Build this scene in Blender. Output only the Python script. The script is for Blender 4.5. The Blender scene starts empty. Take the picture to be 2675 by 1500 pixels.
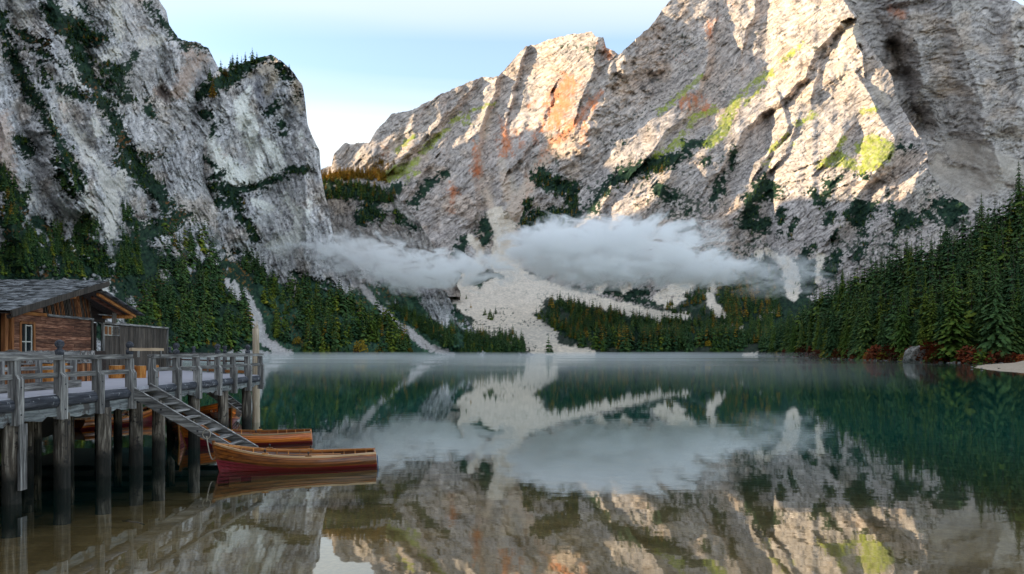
import bpy, bmesh, math, random
import numpy as np
from mathutils import Vector, Matrix

# ------------------------------------------------------------------ camera, sky, sun, exposure
SC = bpy.context.scene
COL = SC.collection
F, CX, HY, H = 1783.0, 1337.5, 918.0, 3.6     # focal length in photo pixels, principal column, horizon row, eye height
SUN_EL, SUN_AZ = 12.0, 272.0                  # degrees; azimuth clockwise from the view direction (+Y)

cam_data = bpy.data.cameras.new("camera")
cam = bpy.data.objects.new("camera", cam_data)
COL.objects.link(cam)
cam.location = (0, 0, H)
cam.rotation_euler = (math.radians(90), 0, 0)
cam_data.lens = 24.0
cam_data.sensor_width = 36.0
cam_data.shift_y = (HY - 750.0) / 2675.0
cam_data.clip_start = 0.1
cam_data.clip_end = 20000
SC.camera = cam

world = bpy.data.worlds.new("World")
SC.world = world
world.use_nodes = True
wn, wl = world.node_tree.nodes, world.node_tree.links
wn.clear()
w_out = wn.new("ShaderNodeOutputWorld")
w_bg = wn.new("ShaderNodeBackground")
w_bg.inputs["Strength"].default_value = 0.15
w_sky = wn.new("ShaderNodeTexSky")
w_sky.sky_type = 'NISHITA'
w_sky.sun_disc = False
w_sky.sun_elevation = math.radians(SUN_EL)
w_sky.sun_rotation = math.radians(SUN_AZ)
w_sky.altitude = 1500
w_sky.air_density = 1.0
w_sky.dust_density = 0.3
w_sky.ozone_density = 1.0
w_tc = wn.new("ShaderNodeTexCoord")
w_sep = wn.new("ShaderNodeSeparateXYZ")
wl.new(w_tc.outputs["Generated"], w_sep.inputs[0])
# thin high cloud sheet: direction projected on a plane overhead
w_z = wn.new("ShaderNodeMath"); w_z.operation = 'MAXIMUM'; w_z.inputs[1].default_value = 0.06
wl.new(w_sep.outputs["Z"], w_z.inputs[0])
w_dx = wn.new("ShaderNodeMath"); w_dx.operation = 'DIVIDE'
w_dy = wn.new("ShaderNodeMath"); w_dy.operation = 'DIVIDE'
wl.new(w_sep.outputs["X"], w_dx.inputs[0]); wl.new(w_z.outputs[0], w_dx.inputs[1])
wl.new(w_sep.outputs["Y"], w_dy.inputs[0]); wl.new(w_z.outputs[0], w_dy.inputs[1])
w_cmb = wn.new("ShaderNodeCombineXYZ")
wl.new(w_dx.outputs[0], w_cmb.inputs[0]); wl.new(w_dy.outputs[0], w_cmb.inputs[1])
w_map = wn.new("ShaderNodeMapping")
w_map.inputs["Rotation"].default_value = (0, 0, math.radians(-62))
w_map.inputs["Scale"].default_value = (0.16, 0.75, 1)
w_map.inputs["Location"].default_value = (1.3, 0.9, 0)
wl.new(w_cmb.outputs[0], w_map.inputs[0])
w_noise = wn.new("ShaderNodeTexNoise")
w_noise.inputs["Scale"].default_value = 1.0
w_noise.inputs["Detail"].default_value = 4
w_noise.inputs["Roughness"].default_value = 0.45
w_noise.inputs["Distortion"].default_value = 0.35
wl.new(w_map.outputs[0], w_noise.inputs["Vector"])
w_ramp = wn.new("ShaderNodeMapRange")
w_ramp.inputs["From Min"].default_value = 0.38
w_ramp.inputs["From Max"].default_value = 0.60
w_ramp.inputs["To Min"].default_value = 0.15
w_ramp.inputs["To Max"].default_value = 0.92
wl.new(w_noise.outputs["Fac"], w_ramp.inputs["Value"])
w_mix = wn.new("ShaderNodeMix"); w_mix.data_type = 'RGBA'
w_mix.inputs["B"].default_value = (2.4, 2.5, 2.48, 1)
wl.new(w_ramp.outputs[0], w_mix.inputs["Factor"])
wl.new(w_sky.outputs[0], w_mix.inputs["A"])
wl.new(w_mix.outputs["Result"], w_bg.inputs["Color"])
wl.new(w_bg.outputs[0], w_out.inputs[0])

sun_data = bpy.data.lights.new("sun", 'SUN')
sun_data.energy = 3.0
sun_data.angle = math.radians(0.6)
sun_data.color = (1.0, 0.80, 0.52)
sun = bpy.data.objects.new("sun", sun_data)
COL.objects.link(sun)
_a, _e = math.radians(SUN_AZ), math.radians(SUN_EL)
SUN_DIR = Vector((math.sin(_a) * math.cos(_e), math.cos(_a) * math.cos(_e), math.sin(_e)))
sun.rotation_euler = SUN_DIR.to_track_quat('Z', 'Y').to_euler()
sun.location = (-40, -40, 60)

vs = SC.view_settings
vs.view_transform = 'Standard'
vs.look = 'None'
vs.gamma = 1.0
vs.use_curve_mapping = False
vs.exposure = 1.7
SC.render.engine = 'CYCLES'
cy = SC.cycles
cy.use_denoising = True
cy.max_bounces = 16
cy.diffuse_bounces = 3
cy.glossy_bounces = 3
cy.transparent_max_bounces = 16
cy.volume_bounces = 14
cy.transmission_bounces = 2
cy.volume_step_rate = 0.4
cy.volume_max_steps = 160
cy.caustics_reflective = False
cy.caustics_refractive = False

# ------------------------------------------------------------------ numpy noise
_tabs = {}
def _tab(seed):
    if seed not in _tabs:
        _tabs[seed] = np.random.RandomState(seed + 7).uniform(-1, 1, (256, 256)).astype(np.float32)
    return _tabs[seed]
def vn(x, y, seed=0):
    t = _tab(seed)
    xi = np.floor(x).astype(np.int32); yi = np.floor(y).astype(np.int32)
    fx = (x - xi).astype(np.float32); fy = (y - yi).astype(np.float32)
    fx = fx * fx * (3 - 2 * fx); fy = fy * fy * (3 - 2 * fy)
    x0 = xi & 255; x1 = (xi + 1) & 255; y0 = yi & 255; y1 = (yi + 1) & 255
    a = t[x0, y0]; b = t[x1, y0]; c = t[x0, y1]; d = t[x1, y1]
    return (a + (b - a) * fx) * (1 - fy) + (c + (d - c) * fx) * fy
def fbm(x, y, octv=4, seed=0, gain=0.5):
    s = 0; a = 1.0; n = 0
    for k in range(octv):
        s = s + a * vn(x, y, seed + k); n += a
        x, y = (x * 1.73 + y * 1.05) + 13.7, (y * 1.73 - x * 1.05) + 5.1
        a *= gain
    return s / n * 1.5
def ridged(x, y, octv=3, seed=0, gain=0.5):
    s = 0; a = 1.0; n = 0
    for k in range(octv):
        s = s + a * (1 - 2 * np.abs(vn(x, y, seed + k))); n += a
        x, y = x * 2.03 + 7.3, y * 2.03 + 3.9
        a *= gain
    return s / n
def sstep(a, b, x):
    t = np.clip((x - a) / (b - a), 0, 1)
    return t * t * (3 - 2 * t)
def interp(pts, x):
    return np.interp(x, [p[0] for p in pts], [p[1] for p in pts])
# photo crops the outlines were read from: (x0, y0, scale)
C4 = (0, 0, 2.862); C5 = (0, 400, 2.626); C6 = (800, 0, 2.406); C7 = (1700, 0, 2.406)
CR = (1950, 450, 2.724); M1 = (600, 550, 3.22); M2 = (1300, 550, 3.22)
def ST(crop, *strokes):
    x0, y0, s = crop
    return [[(x0 + x / s, y0 + y / s, r / s) for x, y, r in st] for st in strokes]
def strokes_sd(PX, PY, ST_):
    """signed distance (photo px) to a set of tapered strokes; negative inside"""
    sd = np.full(PX.shape, 60.0, np.float32)
    for st in ST_:
        if len(st) == 1: st = [st[0], (st[0][0] + .1, st[0][1], st[0][2])]
        for (ax, ay, ar), (bx, by, br) in zip(st[:-1], st[1:]):
            m = max(ar, br) + 45
            sel = (PX > min(ax, bx) - m) & (PX < max(ax, bx) + m) & (PY > min(ay, by) - m) & (PY < max(ay, by) + m)
            if not sel.any(): continue
            px = PX[sel] - ax; py = PY[sel] - ay
            dx, dy = bx - ax, by - ay
            h = np.clip((px * dx + py * dy) / (dx * dx + dy * dy + 1e-6), 0, 1)
            d = np.sqrt((px - dx * h) ** 2 + (py - dy * h) ** 2) - (ar + (br - ar) * h)
            sd[sel] = np.minimum(sd[sel], d)
    return sd
def smask(PX, PY, ST_, rough=9.0, soft=4.0, seed=50, grow=0.0, sc=1.0, halo=0):
    n = 1.25 * fbm(PX / (24 * sc), PY / (24 * sc), 5, seed, 0.85) + 0.6 * vn(PX / 4.5 + PY / 9, PY / 4.5, seed + 6)
    sd = strokes_sd(PX, PY, ST_)
    m = np.clip(0.5 - (sd - grow + n * rough) / soft, 0, 1)
    if halo:   # loose bushes round the edge of a thicket, bare rock patches inside it
        f = fbm(PX / 9 + PY / 30, PY / 7, 3, seed + 8, .7)
        m = np.maximum(m, np.clip((f - .22 - sd / halo * .55) * 9, 0, 1) * (sd < halo))
        m = m * (1 - np.clip((fbm(PX / 13, PY / 9, 3, seed + 17, .7) - .42) * 8, 0, 1) * (sd > -9))
    return m
def lay(col, m, rgb):
    for i in range(3):
        v = rgb[i] if not hasattr(rgb, 'shape') or rgb.ndim == 1 else rgb[..., i]
        col[..., i] += (v - col[..., i]) * m

# ------------------------------------------------------------------ node helpers
def new_mat(name):
    m = bpy.data.materials.new(name); m.use_nodes = True
    nt = m.node_tree
    return m, nt.nodes, nt.links, nt.nodes["Principled BSDF"]
def set_in(node, **kw):
    for k, v in kw.items(): node.inputs[k.replace('_', ' ')].default_value = v
def tag(o, label=None, cat=None, group=None, kind=None):
    if label: o['label'] = label
    if cat: o['category'] = cat
    if group: o['group'] = group
    if kind: o['kind'] = kind
    return o
def mesh_obj(name, verts, faces, mats, parent=None, loc=(0, 0, 0), smooth=False, idx=None):
    me = bpy.data.meshes.new(name)
    me.from_pydata([tuple(v) for v in verts], [], faces)
    for m in (mats if isinstance(mats, (list, tuple)) else [mats]): me.materials.append(m)
    if idx is not None: me.polygons.foreach_set('material_index', idx)
    if smooth: me.polygons.foreach_set('use_smooth', [True] * len(me.polygons))
    me.update()
    o = bpy.data.objects.new(name, me); COL.objects.link(o)
    o.location = loc
    if parent: o.parent = parent
    return o

# ------------------------------------------------------------------ terrain material: colour per vertex + fine rock grain
def mat_terrain(name, grain=1.0, bump=1.0):
    m, n, l, b = new_mat(name)
    at = n.new("ShaderNodeAttribute"); at.attribute_name = 'Col'
    tc = n.new("ShaderNodeTexCoord")
    mp = n.new("ShaderNodeMapping"); mp.inputs['Scale'].default_value = (1, 1, 1.9); mp.inputs['Rotation'].default_value = (0.3, 0.5, 0)
    l.new(tc.outputs['Object'], mp.inputs[0])
    no = n.new("ShaderNodeTexNoise"); set_in(no, Scale=0.35 * grain, Detail=6.0, Roughness=0.65)
    l.new(mp.outputs[0], no.inputs['Vector'])
    mr = n.new("ShaderNodeMapRange"); set_in(mr, From_Min=0.3, From_Max=0.7, To_Min=0.72, To_Max=1.25)
    l.new(no.outputs['Fac'], mr.inputs['Value'])
    mx = n.new("ShaderNodeVectorMath"); mx.operation = 'SCALE'
    l.new(at.outputs['Color'], mx.inputs[0]); l.new(mr.outputs[0], mx.inputs['Scale'])
    l.new(mx.outputs[0], b.inputs['Base Color'])
    bp = n.new("ShaderNodeBump"); set_in(bp, Strength=0.5 * bump, Distance=1.2)
    l.new(no.outputs['Fac'], bp.inputs['Height']); l.new(bp.outputs[0], b.inputs['Normal'])
    b.inputs['Roughness'].default_value = 0.95
    b.inputs['Specular IOR Level'].default_value = 0.1
    return m
TERR = mat_terrain('mountain_rock')

class Layer: pass
def build_layer(name, x0, x1, dx, top, bot, rows, slope, disp, color, Y0=None, back=(8, 0.05), bdrop=0.9, skirt=True, jag=4.0, seed=1, mat=None):
    px = np.arange(x0, x1 + dx, dx, dtype=np.float32)
    tp = interp(top, px) + fbm(px / 17.0, px * 0 + seed, 5, seed, 0.7) * jag
    bt = interp(bot, px)
    dy = dx * rows
    yb = float(bt.max()); rows = int((yb - float(tp.min())) / dy) + 2
    yr = (yb - np.arange(rows, dtype=np.float32) * dy)[:, None]
    PX = np.repeat(px[None, :], rows, 0)
    PY = np.minimum(np.maximum(yr, tp[None, :]), bt[None, :]).astype(np.float32)
    t = (HY - PY) / F
    S = slope(PX, PY)
    if Y0 is None: y0 = H * F / np.maximum(bt - HY, 1)
    else: y0 = interp(Y0, px)
    lnY = np.empty_like(PX)
    lnY[0] = np.log(y0)
    tm = (t[1:] + t[:-1]) / 2; sm = (S[1:] + S[:-1]) / 2
    lnY[1:] = lnY[0][None] + np.cumsum((t[1:] - t[:-1]) / np.maximum(sm - tm, 0.08), 0)
    D, veg = disp(PX, PY)
    fade = np.clip((bt[None, :] - PY) / 22.0, 0, 1)
    lnY = lnY + D * fade
    Y = np.exp(lnY)
    X = (PX - CX) / F * Y
    Z = H + t * Y
    L = Layer(); L.yb, L.dy = yb, dy; L.x0, L.dx, L.px, L.tp, L.bt, L.rows, L.Y, L.veg = x0, dx, px, tp, bt, rows, Y, veg
    col = color(PX, PY)
    XYZ = [np.stack([X, Y, Z], -1)]; CC = [col]
    lastX, lastY, lastZ = X[-1], Y[-1], Z[-1]
    for k in range(back[0]):
        q = back[1] * (k + 1) ** 1.4
        nY = lastY * (1 + q) + fbm(px / 30., px * 0 + k, 3, 90 + k) * lastY * 0.008
        nZ = lastZ - lastY * q * (np.interp(px, *bdrop) if isinstance(bdrop, tuple) else bdrop) - lastY * 0.004
        nX = lastX * (1 + q)
        XYZ.append(np.stack([nX, nY, np.maximum(nZ, -8 + 0 * nZ)], -1)[None]); CC.append(col[-1:][:])
    if skirt:   # the foot runs on under the water
        f = XYZ[0][0].copy(); f[:, 2] = -6; f[:, 1] -= 14
        f0 = XYZ[0][0].copy()
        XYZ.insert(0, f[None]); CC.insert(0, col[:1])
    V = np.concatenate(XYZ, 0).astype(np.float32); C = np.concatenate(CC, 0)
    nr, nc = V.shape[:2]
    me = bpy.data.meshes.new(name)
    idx = np.arange(nr * nc).reshape(nr, nc)
    Q = np.stack([idx[:-1, :-1], idx[:-1, 1:], idx[1:, 1:], idx[1:, :-1]], -1).reshape(-1, 4)
    q = V.reshape(-1, 3)[Q]
    live = (np.abs(q[:, 0] - q[:, 3]).sum(1) + np.abs(q[:, 1] - q[:, 2]).sum(1)) > 1e-3
    Q = Q[live]
    me.vertices.add(nr * nc); me.vertices.foreach_set('co', V.reshape(-1))
    me.loops.add(Q.size); me.loops.foreach_set('vertex_index', Q.reshape(-1).astype(np.int32))
    me.polygons.add(len(Q)); me.polygons.foreach_set('loop_start', np.arange(0, Q.size, 4, dtype=np.int32))
    me.update(calc_edges=True)
    at = me.attributes.new('Col', 'FLOAT_COLOR', 'POINT')
    rgba = np.ones((nr * nc, 4), np.float32); rgba[:, :3] = np.clip(C.reshape(-1, 3), 0.004, 0.9)
    at.data.foreach_set('color', rgba.reshape(-1))
    me.materials.append(mat or TERR)
    o = bpy.data.objects.new(name, me); COL.objects.link(o)
    o['kind'] = 'structure'
    L.obj = o
    return L
def L_at(L, px, py):
    """world point of the layer's surface seen at photo pixel (px, py), or None"""
    i = (px - L.x0) / L.dx
    if i < 0 or i >= len(L.px) - 1: return None
    i0 = int(i)
    if py > L.bt[i0] or py < L.tp[i0]: return None
    r = max(0, min(int(round((L.yb - py) / L.dy)), L.rows - 1))
    Y = float(L.Y[r, i0])
    return Vector(((px - CX) / F * Y, Y, H + (HY - py) / F * Y))

# ------------------------------------------------------------------ rock relief and colour
def strata(PX, PY, ang, warp=18, seed=0):
    a = math.radians(ang)
    wx = fbm(PX / 120, PY / 120, 3, seed) * warp; wy = fbm(PX / 120, PY / 120, 3, seed + 9) * warp
    x, y = PX + wx, PY + wy
    return x * math.cos(a) - y * math.sin(a), x * math.sin(a) + y * math.cos(a)   # along, across
def facets(x, y, seed=0, tilt=1.0):
    """angular broken-rock relief: every Voronoi cell is its own tilted plane; returns height and a per-cell random value"""
    xi = np.floor(x).astype(np.int32); yi = np.floor(y).astype(np.int32)
    tx, ty, ta, tb, th = _tab(seed), _tab(seed + 1), _tab(seed + 2), _tab(seed + 3), _tab(seed + 4)
    best = np.full(x.shape, 9e9, np.float32); hh = np.zeros(x.shape, np.float32); rr = np.zeros(x.shape, np.float32)
    for i in (-1, 0, 1):
        for j in (-1, 0, 1):
            cx = (xi + i) & 255; cy_ = (yi + j) & 255
            dx = x - (xi + i + .5 + .45 * tx[cx, cy_]); dy = y - (yi + j + .5 + .45 * ty[cx, cy_])
            d = dx * dx + dy * dy
            m = d < best
            best = np.where(m, d, best)
            hh = np.where(m, tilt * (ta[cx, cy_] * dx + tb[cx, cy_] * dy) + .35 * th[cx, cy_], hh)
            rr = np.where(m, th[cx, cy_], rr)
    return hh, rr
def relief(u, v, k=1.0, seed=0, big=1.0, streak=3.0):
    d = -0.15 * big * ridged(u / 330, v / 120, 2, seed + 1) * 120
    d = d - 0.20 * ridged(u / (30 * streak), v / 30, 3, seed + 3, .55) * 30
    w1 = fbm(u / 30, v / 20, 3, seed + 90) * .4
    d = d - 0.30 * facets(u / (16 * streak) + w1, v / 15 + w1, seed + 6)[0] * 15
    w2 = fbm(u / 12, v / 9, 2, seed + 93) * .4
    d = d - 0.42 * facets(u / (6.5 * streak) + w2, v / 5.5 + w2, seed + 12)[0] * 5.5
    bed = v / 8.0 + 1.3 * fbm(u / 140, v / 90, 3, seed + 15)
    bed = bed - np.floor(bed)
    d = d + 0.34 * bed * 8.0 * np.clip(0.35 + 0.9 * fbm(u / 80, v / 40, 2, seed + 17), 0, 1)
    d = d - 0.40 * fbm(u / (2.2 * streak), v / 2.6, 2, seed + 11, 0.8) * 3.2
    return d * k / F
def rock_col(PX, PY, u, v, base, seed=0, contrast=1.0, streak=3.0):
    n1 = fbm(u / 90, v / 45, 4, seed + 20)
    n2 = fbm(u / (5 * streak), v / 5, 4, seed + 25, 0.75)
    n3 = vn(u / (3.0 * streak), v / 2.3, seed + 31) * 1.3 + .5 * vn(PX / 2.4, PY / 2.4, seed + 32)
    k = 1 + contrast * (0.14 * n1 + 0.30 * n2 + 0.20 * n3)
    c = np.stack([np.clip(k, .3, 1.7) * b for b in base], -1).astype(np.float32)
    warm = sstep(0.1, 0.8, fbm(PX / 60, PY / 60, 4, seed + 40))
    c[..., 0] *= 1 + 0.10 * warm; c[..., 2] *= 1 - 0.10 * warm
    crack = sstep(0.60, 0.92, ridged(u / (16 * streak), v / 10, 3, seed + 44, .6)) * 0.55 * contrast
    c *= (1 - crack)[..., None]
    line = np.maximum(sstep(0.80, 0.97, 1 - np.abs(vn(u / (20 * streak), v / 9, seed + 61)) * 2), sstep(0.86, 0.98, 1 - np.abs(vn(u / 30 + v / 24, v / 60 - u / 40, seed + 62)) * 2))
    c *= (1 - 0.50 * line * sstep(-.2, .5, fbm(u / 60, v / 40, 3, seed + 64)))[..., None]
    fr = facets(u / (5 * streak) + fbm(u / 9, v / 7, 2, seed + 93) * .5, v / 6.5 + fbm(u / 9, v / 7, 2, seed + 93) * .5, seed + 12)[1]
    c *= (1 + 0.16 * contrast * fr)[..., None]
    spots = sstep(0.38, 0.62, fbm(PX / 7, PY / 5, 3, seed + 47, .7)) * 0.45 * contrast
    c *= (1 - spots)[..., None]
    return c
def bumps(PX, PY, lines):
    """lines: (polyline, width, amp) ; amp > 0 stands out towards the lake"""
    D = np.zeros(PX.shape, np.float32)
    wx = fbm(PX / 50, PY / 50, 4, 61) * 16; wy = fbm(PX / 50, PY / 50, 4, 66) * 16
    for pts, w, amp in lines:
        if isinstance(w, tuple):
            wl_, wr_ = w
            sd, side = strokes_sd_wide(PX + .6 * wx, PY + .6 * wy, pts, max(w), True)
            D -= amp * np.where(side > 0, np.clip(1 - sd / wr_, 0, 1), np.clip(1 - sd / wl_, 0, 1) ** 1.3)
            continue
        sd = strokes_sd_wide(PX + wx, PY + wy, pts, w)
        D -= amp * np.clip(1 - sd / w, 0, 1) ** 1.25
    return D
def strokes_sd_wide(PX, PY, pts, w, want_side=False):
    """distance to a polyline drawn from the top down; side > 0 is its right-hand side in the picture"""
    sd = np.full(PX.shape, 1e3, np.float32); side = np.zeros(PX.shape, np.float32)
    for (ax, ay), (bx, by) in zip(pts[:-1], pts[1:]):
        sel = (PX > min(ax, bx) - w) & (PX < max(ax, bx) + w) & (PY > min(ay, by) - w) & (PY < max(ay, by) + w)
        if not sel.any(): continue
        px = PX[sel] - ax; py = PY[sel] - ay
        dx, dy = bx - ax, by - ay
        h = np.clip((px * dx + py * dy) / (dx * dx + dy * dy + 1e-6), 0, 1)
        d = np.sqrt((px - dx * h) ** 2 + (py - dy * h) ** 2)
        old = sd[sel]; cr = px * dy - py * dx
        side[sel] = np.where(d < old, cr, side[sel])
        sd[sel] = np.minimum(old, d)
    return (sd, side) if want_side else sd
VEG = (0.016, 0.036, 0.024); VEG2 = (0.045, 0.075, 0.03); MEAD = (0.26, 0.30, 0.04)
SCREE = (0.72, 0.62, 0.51); ORANGE = (0.50, 0.19, 0.09); BEIGE = (0.50, 0.42, 0.34); WHITE = (0.62, 0.60, 0.56)
def veg_col(PX, PY, seed=70):
    n = fbm(PX / 7, PY / 7, 3, seed, 0.7)[..., None]
    return np.clip(np.array(VEG, np.float32) * (1 + 0.5 * n) + np.array((0.012, 0.016, 0.0), np.float32) * np.clip(n, 0, 1), .004, 1)
def veg_lumps(PX, PY, m, seed=80, amp=1.0):
    return -m * (2.5 + 4.0 * vn(PX / 6.5, PY / 6.5, seed) + 2.0 * vn(PX / 2.6, PY / 2.6, seed + 1)) * amp * 0.6 / F
# ================================================================== THE MOUNTAINS
# ---- far massif with the middle peak and the scree fans (A)
A_top = [(760, 470), (866, 432), (873, 399), (900, 376), (966, 373), (983, 341), (1024, 299), (1070, 291), (1124, 262), (1195, 226), (1257, 202),
         (1301, 201), (1315, 187), (1340, 158), (1374, 122), (1411, 115), (1440, 101), (1502, 88), (1546, 82), (1558, 98), (1577, 100),
         (1583, 125), (1604, 135), (1617, 145), (1652, 112), (1694, 75), (1731, 25), (1750, 4), (1800, -60), (1900, -180), (2060, -300),
         (2150, -260), (2190, -120), (2203, 0), (2240, 42), (2249, 83), (2282, 137), (2328, 195), (2348, 270), (2386, 333), (2421, 382),
         (2427, 449), (2461, 499), (2523, 536), (2620, 600), (2800, 680)]
A_bot = [(760, 926.5), (1150, 927.5), (1500, 928), (1900, 928.5), (2050, 929), (2800, 930)]
A_fan = [(760, 720), (1150, 720), (1250, 690), (1330, 670), (1400, 690), (1500, 745), (1600, 768), (1700, 778), (1800, 765), (1900, 735),
         (2000, 720), (2100, 760), (2300, 800), (2800, 810)]
def A_slope(PX, PY):
    f = interp(A_fan, PX)
    g = sstep(-25, 25, f - PY + 8 * fbm(PX / 40, PY / 40, 2, 5))
    s = 0.38 + g * (0.72 + 0.10 * np.clip((1500 - PX) / 400, 0, 1))
    return s
A_lines = [
    ([(2196, -60), (2232, 50), (2240, 100)], (150, 20), .055),
    ([(2200, 70), (2140, 125), (2095, 200), (2040, 255), (1960, 325), (1890, 430)], (140, 15), .040),
    ([(1858, 105), (1845, 190), (1795, 290), (1745, 350), (1690, 415)], (130, 15), .040),
    ([(1975, 20), (1960, 60), (1950, 110)], (60, 12), .018), ([(2165, 125), (2135, 165), (2122, 235)], (45, 8), .018),
    ([(2040, 270), (2062, 330), (2010, 400), (1990, 440)], (60, 10), .024), ([(2270, 250), (2335, 350), (2325, 430)], (90, 12), .034),
    ([(2080, 330), (2060, 380), (2010, 450)], (40, 10), .016), ([(2215, 350), (2180, 400), (2150, 430)], (50, 10), .018),
    ([(2300, 430), (2230, 520), (2180, 600)], (90, 25), .03), ([(2000, 470), (1930, 560), (1880, 660)], (110, 25), .03),
    ([(2430, 400), (2330, 560), (2240, 690)], 70, .03), ([(1750, 460), (1700, 560), (1660, 640)], (100, 20), .028),
    ([(1558, 95), (1556, 170), (1520, 260)], (90, 20), .03), ([(1374, 125), (1345, 200), (1335, 280)], (70, 10), .025),
    ([(1300, 205), (1262, 300), (1232, 420), (1240, 560)], (60, 15), .035), ([(1440, 250), (1400, 350), (1340, 440)], (70, 15), .025),
    ([(1240, 210), (1190, 280), (1110, 360), (1030, 430)], (60, 20), .035), ([(1120, 268), (1050, 330), (960, 400)], 40, .022),
    ([(1130, 420), (1090, 470), (1060, 520)], (60, 12), .02), ([(1600, 480), (1570, 560), (1540, 660)], (60, 15), .025),
    ([(1613, 140), (1570, 260), (1500, 350), (1430, 440), (1375, 520), (1335, 620)], 50, -.025),
    ([(1320, 520), (1330, 640)], 50, -.02), ([(1235, 600), (1260, 660)], 30, -.015),
]
A_orange = ST(C6, [(1640, 560, 80), (1580, 680, 90), (1560, 780, 60)], [(1800, 640, 16), (1700, 760, 22), (1560, 900, 26), (1470, 1020, 20), (1430, 1130, 18)],
    [(1240, 780, 25), (1260, 940, 34)], [(1060, 920, 10), (1080, 1080, 18)], [(930, 1180, 14), (910, 1330, 9)], [(1750, 800, 25), (1740, 880, 20)],
    [(1870, 280, 12), (1895, 350, 22)], [(500, 930, 18)], [(1420, 660, 14)], [(1340, 850, 16), (1350, 900, 14)], [(1420, 800, 12), (1440, 880, 16)], [(1480, 820, 12)]) \
    + ST(C7, [(230, 640, 45), (340, 660, 40)], [(1560, 50, 30), (1530, 20, 60)], [(400, 120, 12), (370, 220, 9)], [(180, 330, 16)], [(520, 10, 14)])
A_rust = ST(C6, [(1860, 570, 10), (1800, 650, 14), (1700, 750, 20), (1600, 860, 26), (1520, 950, 22), (1470, 1040, 14), (1430, 1130, 12), (1350, 1290, 12)], [(1650, 540, 40), (1600, 640, 55), (1560, 740, 36)], [(1240, 800, 12), (1260, 920, 20)], [(1075, 960, 5), (1085, 1090, 12)], [(930, 1180, 10), (912, 1320, 6)], [(1880, 290, 14), (1900, 350, 16)])
A_chute = ST(C6, [(1560, 920, 14), (1430, 1120, 30), (1330, 1270, 46), (1290, 1440, 70)], [(1240, 1090, 20), (1270, 1240, 40)], [(1130, 1210, 16), (1200, 1400, 22)])
A_beige = ST(C6, [(1130, 720, 40), (1120, 850, 30)], [(1560, 900, 40), (1420, 1130, 40), (1330, 1280, 55), (1290, 1440, 70)], [(1230, 1000, 20), (1290, 1200, 40)],
    [(1130, 1200, 22), (1200, 1400, 28)], [(1080, 900, 14), (1100, 1120, 18)], [(980, 1390, 14)], [(1250, 1090, 30)]) \
    + ST(C7, [(1230, 150, 40), (1260, 250, 40)], [(1180, 440, 45), (1230, 520, 30)], [(1430, 560, 35), (1480, 650, 20)])
A_mead = ST(C6, [(520, 1110, 34), (620, 1060, 34), (700, 1010, 14)], [(740, 955, 12), (840, 850, 10), (920, 760, 8), (1050, 690, 5), (1180, 655, 4)], [(560, 950, 8), (680, 850, 7)],
    [(620, 1130, 8), (700, 1080, 9)], [(990, 780, 7), (1030, 760, 8)]) + \
    ST(C7, [(60, 700, 8), (200, 590, 13), (310, 480, 6)], [(200, 860, 12), (270, 740, 18), (400, 690, 14)], [(40, 980, 18), (190, 890, 22)],
    [(360, 900, 24), (440, 840, 36), (480, 740, 34), (560, 600, 16), (700, 490, 12), (760, 460, 9)], [(600, 640, 10), (700, 540, 8)], [(840, 370, 8), (960, 270, 5)],
    [(760, 950, 12), (850, 860, 12)], [(740, 1020, 14)], [(920, 790, 12), (1030, 720, 10)], [(1340, 700, 12), (1420, 685, 8)],
    [(1070, 1040, 18), (1180, 1000, 40), (1260, 1030, 30)], [(1215, 870, 8), (1150, 970, 12)], [(1340, 950, 50), (1400, 920, 70), (1480, 930, 50), (1400, 1010, 60), (1330, 1060, 25)], [(900, 900, 8)])
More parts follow.
